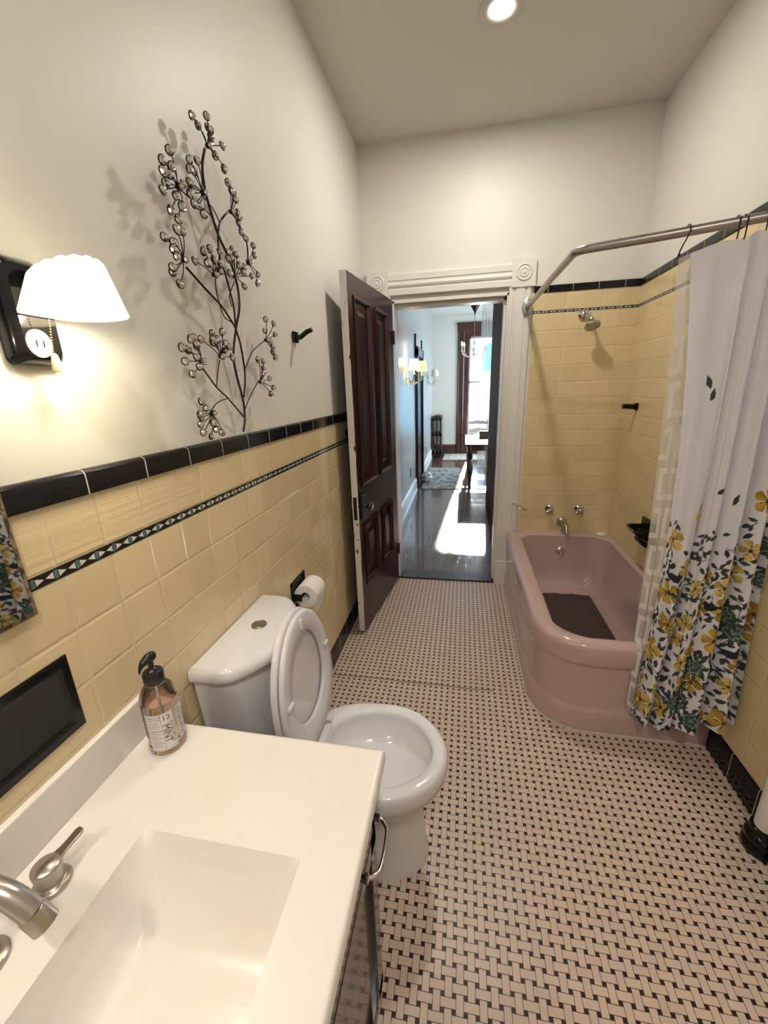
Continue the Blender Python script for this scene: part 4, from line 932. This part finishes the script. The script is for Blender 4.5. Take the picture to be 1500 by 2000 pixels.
# ------------------------------------------------------------ wall sconce
def sconce(y, label, group=None):
    s = thing('wall_sconce', label, 'wall lamp', (0.01, y, 1.60), group)
    b = MB().loft([rrect(-0.043, 0.043, -0.085, 0.075, (0.012,) * 4, 0.0, 6, 3), rrect(-0.043, 0.043, -0.085, 0.075, (0.012,) * 4, 0.010, 6, 3), rrect(-0.036, 0.036, -0.078, 0.068, (0.010,) * 4, 0.024, 6, 3), rrect(-0.030, 0.030, -0.072, 0.062, (0.008,) * 4, 0.030, 6, 3)])
    b.xf(lambda v: Vector((0.002 + v.z, y - 0.008 + v.x, 1.678 + v.y))); b.build('back_plate', BLACK, s, angle=0.5)
    b = MB().lathe([(0.0215, 0), (0.0215, 0.003), (0.018, 0.0045), (0.012, 0.0045), (0.011, 0.003), (0.001, 0.003)], (0.031, y - 0.016, 1.625), (1, 0, 0), 28)
    out = b.build('outlet', mat('ivory_plastic', (0.62, 0.55, 0.38), 0.4), s)
    MB().box(0.0340, 0.0350, y - 0.0225, y - 0.0205, 1.620, 1.630).box(0.0340, 0.0350, y - 0.0105, y - 0.0085, 1.620, 1.630).build('slot', BLACKM, out, smooth=False)
    MB().tube(([(0.028, y, 1.715), (0.050, y, 1.722), (0.075, y, 1.705), (0.095, y, 1.700), (0.10, y, 1.685)]), 0.016, 14).build('arm', BLACK, s)
    MB().lathe([(0.018, 0), (0.020, -0.004), (0.020, 0.020), (0.014, 0.026)], (0.10, y, 1.700), n=20).build('socket', BLACK, s)
    bc_ = MB()
    for k in range(13): bc_.sphere((0.052 - 0.0006 * k, y - 0.006, 1.664 - 0.0042 * k), 0.0017, 6)
    bc_.build('pull_chain', BRASSY, s)
    MB().lathe([(0.0015, 0), (0.0045, -0.003), (0.0085, -0.024), (0.0075, -0.029), (0.001, -0.030)], (0.045, y - 0.006, 1.611), n=16).build('chain_bell', mat('ivory_pull', (0.62, 0.50, 0.30), 0.35), s)
    n = 96; SH = mat('lit_milk_glass', (0.90, 0.86, 0.74), 0.35, emit=(1.0, 0.86, 0.56), estr=2.6)
    rings = []
    for f_ in (0, 0.15, 0.5, 0.85, 1.0, 1.0):
        ring = []
        for i in range(n):
            t = 2 * PI * i / n; top_ = 0.040 + 0.034 * (0.5 + 0.5 * math.cos(t)) ** 1.2 + 0.0035 * abs(math.sin(t * 9))
            z = 1.666 + top_ * f_; r = 0.073 - 0.020 * f_ + 0.0010 * math.cos(t * 18)
            ring.append((max(0.038, 0.100 + r * math.cos(t)), y + r * math.sin(t), z))
        rings.append(ring)
    capc = [(0.100 + 0.030 * math.cos(2 * PI * i / n), y + 0.030 * math.sin(2 * PI * i / n), 1.728 + 0.012 * math.cos(2 * PI * i / n)) for i in range(n)]
    inn = [[(0.100 + (v[0] - 0.100) * 0.965, y + (v[1] - y) * 0.965, v[2]) for v in r] for r in reversed(rings[:5])]
    b = MB().loft(rings[:5] + [capc, [(x, yy, z - 0.003) for x, yy, z in capc]] + [[(x, yy, z - 0.004) for x, yy, z in inn[0]]] + inn[1:] + [rings[0]], True, False, False)
    b.build('shade', SH, s, angle=0.8)
    return s
sconce(0.478, 'black wall sconce with a glowing scalloped milk glass shade and a small outlet')
sconce(-0.272, 'matching black wall sconce on the other side of the mirror, outside the photo')

# ------------------------------------------------------------ metal tree wall art
STEMS = [(0.0055,[(1.079,1.42),(1.094,1.468),(1.089,1.522),(1.062,1.594),(1.056,1.649),(1.086,1.724),(1.12,1.786),(1.124,1.849),(1.098,1.911),(1.058,1.96),(1.037,2.018),(1.03,2.062),(1.039,2.112),(1.067,2.16)]),(0.0045,[(1.098,1.525),(1.114,1.596),(1.104,1.677),(1.086,1.724),(1.087,1.781),(1.066,1.859),(1.048,1.906),(1.058,1.96),(1.086,2.002),(1.143,2.047)]),(0.0045,[(1.086,1.724),(1.025,1.771),(0.946,1.807),(0.884,1.837)]),(0.0035,[(1.086,1.466),(1.004,1.525),(0.95,1.557),(0.892,1.607)]),(0.0025,[(0.951,1.559),(0.966,1.601),(0.98,1.63)]),(0.0025,[(1.004,1.525),(0.947,1.514),(0.912,1.492)]),(0.0025,[(1.118,1.612),(1.177,1.667),(1.274,1.711)]),(0.0025,[(1.099,1.49),(1.142,1.532),(1.201,1.576)]),(0.0025,[(1.061,1.739),(1.027,1.749),(1.008,1.79),(1.005,1.824),(1.01,1.842)]),(0.0025,[(1.077,1.782),(1.071,1.81),(1.111,1.855)]),(0.0025,[(1.058,1.977),(1.035,1.998),(0.984,2.003),(0.921,2.009)]),(0.0025,[(1.076,1.995),(1.057,2.017),(1.018,2.033)]),(0.0025,[(1.143,2.047),(1.196,2.029),(1.223,1.991),(1.213,1.931)])]
HEADS = [((1.043,2.153),[(0.995,2.193),(1.027,2.205),(1.022,2.187),(1.051,2.19),(1.071,2.207),(1.073,2.186),(1.087,2.171),(1.087,2.152),(1.102,2.127)]),((0.887,2.003),[(0.85,2.055),(0.835,2.032),(0.826,2.007),(0.852,2.027),(0.847,1.995),(0.829,1.975),(0.851,1.971),(0.856,1.947),(0.875,1.959),(0.883,1.938),(0.848,2.011)]),((0.99,2.03),[(0.948,2.082),(0.982,2.095),(0.933,2.057),(0.966,2.068),(0.923,2.024),(0.951,2.037),(0.948,2.014),(0.937,1.987),(0.962,1.993),(0.96,1.972)]),((1.124,2.035),[(1.109,2.098),(1.123,2.083),(1.146,2.092),(1.161,2.078),(1.165,2.046),(1.169,2.023),(1.182,2.005),(1.167,2.036)]),((0.863,1.847),[(0.807,1.878),(0.832,1.898),(0.856,1.903),(0.83,1.874),(0.82,1.857),(0.814,1.84),(0.802,1.816),(0.819,1.811),(0.817,1.785),(0.847,1.88)]),((0.989,1.844),[(0.936,1.884),(0.967,1.898),(0.916,1.859),(0.947,1.861),(0.989,1.879),(1.009,1.903),(1.031,1.88),(1.052,1.861),(1.008,1.876),(1.02,1.86)]),((1.098,1.865),[(1.061,1.917),(1.108,1.935),(1.137,1.933),(1.08,1.905),(1.135,1.902),(1.153,1.889),(1.182,1.884),(1.167,1.854),(1.106,1.914),(1.171,1.907)]),((1.194,1.925),[(1.196,1.991),(1.213,1.975),(1.233,1.955),(1.2,1.927),(1.233,1.9),(1.238,1.876)]),((0.873,1.619),[(0.829,1.668),(0.817,1.649),(0.867,1.676),(0.855,1.658),(0.874,1.656),(0.829,1.626),(0.806,1.616),(0.818,1.587),(0.835,1.604),(0.838,1.645)]),((0.965,1.637),[(0.891,1.674),(0.916,1.676),(0.943,1.695),(0.966,1.699),(0.935,1.67),(0.99,1.673),(1.01,1.666),(1.014,1.638),(0.991,1.653),(0.955,1.68)]),((1.256,1.708),[(1.271,1.775),(1.296,1.764),(1.28,1.741),(1.294,1.729),(1.314,1.71),(1.298,1.69),(1.297,1.673),(1.279,1.654)]),((1.181,1.572),[(1.169,1.641),(1.2,1.637),(1.226,1.615),(1.188,1.6),(1.237,1.584),(1.245,1.553),(1.226,1.533)]),((0.884,1.489),[(0.832,1.521),(0.825,1.49),(0.839,1.481),(0.825,1.464),(0.856,1.466),(0.844,1.442),(0.872,1.428),(0.909,1.435),(0.841,1.503),(0.869,1.447)])]
art = thing('wall_art', 'dark metal branching tree wall sculpture with glass gem blossoms above the tiles', 'wall decoration', (0.01, 1.079, 1.42))
for r, pl in STEMS:
    n_ = len(pl); pts = [(0.020 + 0.018 * math.sin(PI * min(1, max(0, (z - 1.41) / 0.80))), y, z) for i, (y, z) in enumerate(pl)]
    MB().tube(smooth_path(pts, 6), r * 0.62, 8).build('branch', IRON, art)
GEM = mat('cut_glass_gem', (0.72, 0.70, 0.70), 0.05, 0.9)
ra = random.Random(8)
for (cy, cz), gems in HEADS:
    b = MB(); cx = 0.046
    b.sphere((cx, cy, cz), 0.0065, 8)
    gl = []
    for gy_, gz_ in gems:
        gx_ = 0.050 + ra.uniform(-0.014, 0.016); gl.append((gx_, gy_, gz_))
        b.tube(smooth_path([(cx, cy, cz), ((cx + gx_) / 2 + 0.004, (cy + gy_) / 2, (cz + gz_) / 2), (gx_, gy_, gz_)], 3), 0.0013, 5)
    hd = b.build('blossom', IRON, art)
    rest = MB(); rimr = MB()
    for k, g in enumerate([(cx + 0.008, cy, cz)] + gl):
        s_ = ra.uniform(0.76, 0.98) * (0.8 if k == 0 else 1)
        tilt = Vector((1, ra.uniform(-0.35, 0.1), ra.uniform(-0.25, 0.25)))
        q_ = MB().lathe([(0.0115 * s_, -0.0025), (0.0120 * s_, 0.0), (0.0098 * s_, 0.0045), (0.0060 * s_, 0.0070), (0.0008, 0.0074)], g, tilt, 8, sx=0.95, sy=0.9)
        e = MB().lathe([(0.0130 * s_, -0.0032), (0.0135 * s_, -0.0018), (0.0131 * s_, 0.0), (0.0124 * s_, -0.0004), (0.0124 * s_, -0.0032)], g, tilt, 14, sx=0.95, sy=0.9); rimr.add(e.v, e.f)
        if k <= 7: q_.build('gem', GEM, hd, smooth=False)
        else: rest.add(q_.v, q_.f)
    rimr.build('gem_rim', IRON, hd)
    if rest.v: o = rest.build('gem', GEM, hd, smooth=False); o['kind'] = 'stuff'

# ------------------------------------------------------------ white pipe by the right wall
s = thing('radiator_pipe', 'white upright pipe with a black flared foot by the right wall', 'pipe', (1.735, 1.065, 0))
MB().tube([(1.735, 1.065, 0.06), (1.735, 1.065, 1.25)], 0.032, 28).build('pipe', WHITE, s)
MB().lathe([(0.050, 0), (0.054, 0.006), (0.053, 0.030), (0.046, 0.040), (0.052, 0.050), (0.050, 0.064), (0.040, 0.074), (0.043, 0.086), (0.041, 0.096), (0.034, 0.100)], (1.735, 1.065, 0), n=36).build('foot', BLACK, s)
s = MB().lathe([(0.050, 0), (0.054, 0.006), (0.053, 0.030), (0.046, 0.040), (0.052, 0.050), (0.050, 0.064), (0.040, 0.074), (0.034, 0.10), (0.030, 0.14), (0.030, 0.60), (0.028, 0.62)], (1.735, 0.90, 0), n=36).build('stand_foot', BLACK)
tag(s, 'black upright foot at the photo edge, nearer than the white pipe', 'stand foot')

# ------------------------------------------------------------ recessed ceiling light
s = thing('recessed_light', 'round recessed ceiling light glowing in the grey ceiling', 'ceiling light', (0.83, 2.145, H - 0.02))
MB().lathe([(0.092, -0.001), (0.092, -0.004), (0.072, -0.009), (0.056, -0.004), (0.046, 0.0)], (0.83, 2.145, H), n=48, cap0=False, cap1=False).build('trim_ring', mat('can_trim', (0.62, 0.60, 0.56), 0.5), s)
MB().lathe([(0.001, -0.006), (0.030, -0.0065), (0.044, -0.004), (0.046, 0.0)], (0.83, 2.145, H), n=40).build('bulb', mat('lit_bulb', (1, 1, 1), 0.5, emit=(1.0, 0.92, 0.82), estr=25), s)
s = thing('recessed_light', '', 'ceiling light', (0.95, -0.62, H - 0.02)); s['label'] = 'unseen recessed ceiling light added behind the camera for fill light'  # fixture added to go with the rear fill lamp
MB().lathe([(0.092, -0.001), (0.092, -0.004), (0.072, -0.009), (0.066, -0.004), (0.062, 0.0)], (0.95, -0.62, H), n=48, cap0=False, cap1=False).build('trim_ring', bpy.data.materials['can_trim'], s)

# ------------------------------------------------------------ hall and far room contents
# dark door in the hall's left wall
d3 = bpy.data.objects.new('door_2', None); COL.objects.link(d3); d3.location = (0, 6.53, 0); d3['_o'] = (0, 6.53, 0); d3['kind'] = 'structure'
b = MB().box(0.0, 0.045, 6.08, 6.20, 0, 2.08).box(0.0, 0.045, 6.86, 6.98, 0, 2.08).box(0, 0.045, 6.08, 6.98, 1.98, 2.09)
b.box(0, 0.055, 6.06, 7.0, 2.09, 2.105).box(0, 0.025, 6.06, 6.085, 2.10, 2.27).box(0, 0.025, 6.965, 6.99, 2.10, 2.27)
b.build('casing', DARKW, d3, smooth=False)
MB().box(0.0, 0.015, 6.20, 6.86, 0, 1.98).build('door_slab', DARKW, d3, smooth=False)
b = MB(); 
for z in (2.14, 2.18, 2.215): b.box(0.004, 0.010, 6.085, 6.965, z, z + 0.008)
b.build('transom_bars', WHITE, d3, smooth=False)
# dark door leaf standing open along the right side of the hall
d4 = bpy.data.objects.new('door_3', None); COL.objects.link(d4); d4.location = (1.05, 4.9, 0); d4['_o'] = (1.05, 4.9, 0); d4['kind'] = 'structure'
MB().box(1.028, 1.066, 4.42, 5.30, 0.01, 2.95).build('door_leaf', DARKM, d4, bevel=0.003)
b = MB().box(1.020, 1.078, 3.30, 3.46, 0, 2.95).box(1.026, HR, 3.46, 4.40, 0, 2.95)
b.build('panelled_lining', DARKM, d4, smooth=False)
# sconces in the hall
SHL = mat('lit_fabric_shade', (0.9, 0.7, 0.4), 0.8, emit=(1.0, 0.62, 0.22), estr=1.3); SHL2 = mat('lit_fabric_shade_pale', (0.9, 0.8, 0.55), 0.8, emit=(1.0, 0.82, 0.42), estr=2.0)
SHO = mat('ivory_fabric_shade', (0.72, 0.68, 0.55), 0.8)
def hall_sconce(y, z, lit, label):
    s = thing('candle_sconce', label, 'wall lamp', (0.0, y, z - 0.1))
    MB().lathe([(0.03, 0), (0.045, 0.006), (0.02, 0.02), (0.001, 0.022)], (0.0, y, z - 0.06), (1, 0, 0), 16, sx=1.0, sy=2.6).build('back_plate', BRASSY if lit else OLDCHROME, s)
    for k, sy in enumerate((-0.24, 0.26) if lit else (-0.14, 0.14)):
        ex = (0.12, 0.165)[k] if lit else 0.14
        m_ = BRASSY if lit else OLDCHROME
        MB().tube(smooth_path([(0.02, y, z - 0.06), (0.06, y + sy * 0.4, z - 0.12), (ex - 0.01, y + sy * 0.9, z - 0.09), (ex, y + sy, z - 0.03)]), 0.006, 8).build('arm', m_, s)
        MB().lathe([(0.020, 0), (0.022, 0.006), (0.010, 0.010), (0.010, 0.07), (0.001, 0.071)], (ex, y + sy, z - 0.03), n=12).build('candle', mat('ivory_candle', (0.8, 0.7, 0.5), 0.5, emit=(1, .7, .3) if lit else None, estr=0.6), s)
        MB().lathe([(0.070, 0.0), (0.048, 0.125), (0.047, 0.125), (0.068, 0.0)], (ex, y + sy, z + 0.02), n=24, cap0=False, cap1=False).build('shade', (SHL2 if k == 0 else SHL) if lit else SHO, s)
    b = MB()
    for k in range(7): b.lathe([(0.001, 0), (0.006, 0.008), (0.001, 0.022)], (0.06 + 0.012 * k, y - 0.1 + 0.033 * k, z - 0.15 + 0.008 * (k % 3)), n=6)
    b.build('crystal_drop', GEM, s, smooth=False)
    return s
hall_sconce(5.19, 1.72, True, 'brass two-candle wall sconce with glowing amber shades, on the hall wall')
lamp('hall_sconce_lamp', 'POINT', (0.10, 5.12, 1.84), 6.0, (1.0, 0.55, 0.22), 0.03)
hall_sconce(8.30, 1.72, False, 'unlit two-candle wall sconce with ivory shades, in the far room')
# switch and outlets
s = thing('light_switch', 'white switch plate with dark toggle on the hall wall', 'light switch', (0.0, 4.32, 1.32))
MB().box(0, 0.006, 4.285, 4.355, 1.325, 1.445).build('plate', mat('white_plate', (0.85, 0.85, 0.85), 0.3), s, bevel=0.002)
MB().lathe([(0.012, 0), (0.010, 0.012), (0.001, 0.013)], (0.006, 4.32, 1.385), (1, 0, 0), 12).build('toggle', BLACKM, s)
s = MB().lathe([(0.04, 0), (0.04, 0.006), (0.034, 0.009), (0.001, 0.009)], (0.0, 5.42, 0.40), (1, 0, 0), 24, sx=1, sy=1.7).build('wall_outlet', mat('brown_plate', (0.10, 0.07, 0.06), 0.4)); tag(s, 'brown oval outlet plate low on the hall wall', 'outlet')
s = MB().box(0.0, 0.008, 7.82, 7.90, 0.30, 0.42).build('wall_outlet', bpy.data.materials['brown_plate'], bevel=0.003); tag(s, 'small dark outlet plate low on the far room left wall', 'outlet')
# rugs
def rug(x0, x1, y0, y1, label, c1, c2):
    RG = mat('woven_rug', c1, 0.95); start(RG); p_, _ = pos()
    n = noise(9.0, 5, comb(p_[0], p_[1] * 0.7)); e = (p_[0] - x0).min(x1 - p_[0]).min((p_[1] - y0).min(y1 - p_[1]))
    ring = ((e * 26.0).fract() - 0.5).abs().lt(0.13) * e.lt(0.14)
    c = mixc(n.step(0.48, 0.56), c1, c2); setc('Base Color', mixc(ring, c, c2)); bump(noise(300.0, 2) * 0.003)
    b = MB(); nn = 24; r1_ = [(x0 + (x1 - x0) * i / nn, y0, 0) for i in range(nn + 1)]
    q_ = MB().box(x0, x1, y0, y1, 0.0, 0.009).build('area_rug', RG, bevel=0.003); tag(q_, label, 'rug'); return q_
rug(0.075, 0.67, 6.10, 7.86, 'pale patterned runner rug lying nearest in the hall', (0.50, 0.50, 0.46), (0.24, 0.26, 0.25))
rug(0.285, 1.5, 8.80, 9.62, 'pale cream rug lying under the far window', (0.58, 0.55, 0.46), (0.36, 0.34, 0.27))
# crumpled bag
b = MB(); rg = random.Random(12); n = 26; rings = []
for i in range(14):
    a = PI * i / 13; ring = []
    for k in range(n):
        t = 2 * PI * k / n; r = 0.085 * math.sin(a) * (1 + 0.35 * math.sin(3 * t + i) * math.sin(2.3 * i) + rg.uniform(-.12, .12)) + 0.001
        ring.append((0.115 + r * math.cos(t), 6.62 + 1.8 * r * math.sin(t), 0.012 + 0.075 * (1 - math.cos(a)) * (1 + 0.1 * rg.uniform(-1, 1))))
    rings.append(ring)
s = b.loft(rings).build('plastic_bag', mat('thin_plastic', (0.55, 0.60, 0.64), 0.25, coat=0.3), smooth=False); tag(s, 'crumpled grey plastic bag on the hall floor by the dark doorway', 'bag')
# radiator in the corner
RAD = mat('radiator_paint', (0.035, 0.016, 0.014), 0.3, coat=0.2)
s = thing('radiator', 'dark brown cast iron column radiator in the far left corner', 'radiator', (0.13, 9.3, 0))
for k in range(7):
    y = 9.08 + 0.068 * k; b = MB()
    for x0, x1 in ((0.025, 0.075), (0.110, 0.155), (0.190, 0.240)): b.box(x0, x1, y, y + 0.055, 0.07, 0.87)
    b.box(0.022, 0.243, y, y + 0.055, 0.07, 0.16).box(0.022, 0.243, y, y + 0.055, 0.48, 0.56).box(0.022, 0.243, y, y + 0.055, 0.82, 0.89)
    b.loft([[(0.015, y - 0.002, 0.885), (0.02, y - 0.002, 0.91), (0.08, y - 0.002, 0.93), (0.132, y - 0.002, 0.942), (0.185, y - 0.002, 0.93), (0.245, y - 0.002, 0.91), (0.25, y - 0.002, 0.885)], [(x, y + 0.057, z) for x, z in ((0.015, 0.885), (0.02, 0.91), (0.08, 0.93), (0.132, 0.942), (0.185, 0.93), (0.245, 0.91), (0.25, 0.885))]])
    if k in (0, 6):
        b.box(0.025, 0.06, y, y + 0.05, 0, 0.08).box(0.205, 0.24, y, y + 0.05, 0, 0.08)
    b.build('section', RAD, s, bevel=0.006)
# dining table
TW = mat('dark_table_wood', (0.030, 0.012, 0.009), 0.22, coat=0.4)
s = thing('dining_table', 'dark wooden table with turned legs in the far room', 'table', (1.25, 6.8, 0))
MB().box(0.745, 1.75, 6.10, 7.46, 0.665, 0.695).build('table_top', TW, s, bevel=0.006)
MB().box(0.80, 1.70, 6.17, 7.39, 0.59, 0.665).build('apron', TW, s, bevel=0.003)
lp = [(0.020, 0), (0.028, 0.02), (0.018, 0.06), (0.026, 0.12), (0.042, 0.24), (0.046, 0.33), (0.030, 0.42), (0.024, 0.45), (0.040, 0.47), (0.040, 0.60), (0.040, 0.665)]
for x, y in ((0.825, 6.20), (1.66, 6.20), (0.825, 7.36), (1.66, 7.36)): MB().lathe(lp, (x, y, 0), n=20).build('leg', TW, s)
# chair at the table
def chair(x, y, label):
    s = thing('dining_chair', label, 'chair', (x, y, 0))
    CHW = mat('pale_chair_paint', (0.62, 0.58, 0.50), 0.4)
    MB().loft([rrect(x - 0.20, x + 0.20, y - 0.20, y + 0.20, (0.04,) * 4, 0.43, 6, 3), rrect(x - 0.21, x + 0.21, y - 0.21, y + 0.21, (0.05,) * 4, 0.455, 6, 3), rrect(x - 0.20, x + 0.20, y - 0.20, y + 0.20, (0.04,) * 4, 0.475, 6, 3)]).build('seat', CHW, s)
    for sx in (-1, 1):
        MB().tube([(x + sx * 0.17, y - 0.17, 0), (x + sx * 0.175, y - 0.18, 0.44)], [0.014, 0.02], 10).build('leg', CHW, s)
        MB().tube(smooth_path([(x + sx * 0.17, y + 0.20, 0), (x + sx * 0.175, y + 0.18, 0.44), (x + sx * 0.18, y + 0.20, 0.70), (x + sx * 0.185, y + 0.24, 0.92)]), 0.017, 10).build('leg', CHW, s)
    b = MB()
    for z in (0.60, 0.72, 0.86): b.loft([[(x - 0.18, y + 0.19 + (z - 0.5) * 0.08, z - 0.025), (x - 0.18, y + 0.205 + (z - 0.5) * 0.08, z - 0.025), (x - 0.18, y + 0.205 + (z - 0.5) * 0.08, z + 0.03), (x - 0.18, y + 0.19 + (z - 0.5) * 0.08, z + 0.03)], [(x, y + 0.22 + (z - 0.5) * 0.08, z - 0.025), (x, y + 0.235 + (z - 0.5) * 0.08, z - 0.025), (x, y + 0.235 + (z - 0.5) * 0.08, z + 0.05), (x, y + 0.22 + (z - 0.5) * 0.08, z + 0.05)], [(x + 0.18, y + 0.19 + (z - 0.5) * 0.08, z - 0.025), (x + 0.18, y + 0.205 + (z - 0.5) * 0.08, z - 0.025), (x + 0.18, y + 0.205 + (z - 0.5) * 0.08, z + 0.03), (x + 0.18, y + 0.19 + (z - 0.5) * 0.08, z + 0.03)]])
    b.build('backrest', CHW, s, bevel=0.003)
chair(0.98, 7.70, 'pale painted chair behind the dark table, against the bright window')
s = MB().box(0.985, 1.17, 6.95, 7.13, 0.695, 0.80).build('storage_box', mat('brown_card', (0.20, 0.12, 0.08), 0.7), bevel=0.004); tag(s, 'small brown box standing on the dark table', 'box')
# sheer curtain between the rooms
SHR = mat('sheer_voile', (0.62, 0.60, 0.54), 0.9); start(SHR); nt = V.nt
tp = nt.nodes.new('ShaderNodeBsdfTransparent'); tl = nt.nodes.new('ShaderNodeBsdfTranslucent'); tl.inputs[0].default_value = (0.62, 0.62, 0.58, 1); m1 = nt.nodes.new('ShaderNodeMixShader'); m1.inputs[0].default_value = 0.4
nt.links.new(nt.nodes['Principled BSDF'].outputs[0], m1.inputs[1]); nt.links.new(tl.outputs[0], m1.inputs[2]); m2 = nt.nodes.new('ShaderNodeMixShader'); m2.inputs[0].default_value = 0.62
nt.links.new(tp.outputs[0], m2.inputs[1]); nt.links.new(m1.outputs[0], m2.inputs[2]); nt.links.new(m2.outputs[0], nt.nodes['Material Output'].inputs[0])
rings = [[(0.995 + 0.55 * i / 90, 8.02 + 0.022 * math.sin(i * 0.75) * (0.6 + 0.4 * (1 - z / 3)), z) for i in range(91)] for z in (0.02, 0.5, 1.0, 1.6, 2.2, 2.96)]
s = MB().loft(rings, False, False, False).build('sheer_curtain', SHR); tag(s, 'grey sheer floor-length curtain hanging in the far room beside the window', 'curtain')
s = MB().tube([(0.97, 8.02, 2.965), (1.70, 8.02, 2.965)], 0.012, 12); s.box(0.975, 0.99, 8.01, 8.03, 2.965, HH).box(1.68, 1.695, 8.01, 8.03, 2.965, HH)
s = s.build('curtain_rod', IRON); tag(s, 'dark rod near the ceiling carrying the grey sheer curtain', 'curtain rod')
# chandelier
CHX, CHY = 0.885, 8.70
s = thing('chandelier', 'small crystal chandelier with candle bulbs hanging before the far window', 'chandelier', (CHX, CHY, HH))
MB().lathe([(0.085, 0), (0.082, -0.01), (0.03, -0.10), (0.015, -0.13), (0.012, -0.16), (0.001, -0.161)], (CHX, CHY, HH - 0.001), n=24).build('canopy', IRON, s)
MB().tube([(CHX, CHY, HH - 0.15), (CHX, CHY, 2.42)], 0.006, 8).build('chain', BRASSY, s)
MB().lathe([(0.001, 0), (0.02, 0.01), (0.035, 0.05), (0.015, 0.09), (0.03, 0.14), (0.012, 0.20), (0.02, 0.26), (0.008, 0.33), (0.001, 0.34)], (CHX, CHY, 2.08), n=16).build('column', OLDCHROME, s)
for k in range(6):
    a = 0.35 + k * PI / 3; c, sn = math.cos(a), math.sin(a); ar = 0.25
    arm = MB().tube(smooth_path([(CHX, CHY, 2.16), (CHX + c * 0.10, CHY + sn * 0.10, 2.10), (CHX + c * 0.20, CHY + sn * 0.20, 2.12), (CHX + c * ar, CHY + sn * ar, 2.20)]), 0.008, 8).build('arm', mat('crystal_arm', (0.75, 0.70, 0.60), 0.15, 0.4), s)
    MB().lathe([(0.001, -0.004), (0.035, 0.0), (0.012, 0.008), (0.011, 0.10), (0.001, 0.101)], (CHX + c * ar, CHY + sn * ar, 2.20), n=12).build('candle', SHO, s)
    MB().lathe([(0.001, 0.0), (0.020, 0.02), (0.018, 0.045), (0.001, 0.085)], (CHX + c * ar, CHY + sn * ar, 2.30), n=12).build('bulb', mat('warm_bulb', (1, 0.9, 0.7), 0.4, emit=(1.0, 0.80, 0.50), estr=9.0), s)
    b = MB()
    for q_ in range(3): b.lathe([(0.001, 0), (0.010, 0.014), (0.001, 0.04)], (CHX + c * (ar - 0.03 * q_), CHY + sn * (ar - 0.03 * q_), 2.135 - 0.02 * (q_ % 2)), n=6)
    b.build('crystal_drop', GEM, arm, smooth=False)
# neighbour's house outside the window
s = thing('neighbour_house', 'blue clapboard house wall seen outside the far window', 'building', (3.5, 15.0, -1.5))
BLU = mat('blue_siding', (0.05, 0.30, 0.42), 0.7); start(BLU); p_, _ = pos(); l_ = (p_[2] / 0.30).fract(); setc('Base Color', mixc(l_.lt(0.08), (0.05, 0.30, 0.42), (0.02, 0.12, 0.20))); bump(l_ * 0.01)
MB().box(1.40, 6.5, 14.5, 18.0, -1.5, 2.85).build('siding_wall', BLU, s, smooth=False)
MB().loft([[(1.2, 14.3, 2.85), (6.7, 14.3, 2.85), (6.7, 14.3, 2.95), (1.2, 14.3, 2.95)], [(1.2, 18.2, 3.4), (6.7, 18.2, 3.4), (6.7, 18.2, 3.5), (1.2, 18.2, 3.5)]]).build('roof', mat('roof_shingle', (0.2, 0.2, 0.21), 0.9), s, smooth=False)
s = MB().box(-12, 14, HY + 0.25, 40, -1.6, -1.5).build('ground_outside', mat('paving', (0.35, 0.35, 0.33), 0.9), smooth=False); s['kind'] = 'structure'

for o in bpy.data.objects:
    if '_o' in o: del o['_o']
for l in [x for x in bpy.data.objects if x.type == 'LIGHT']: pass
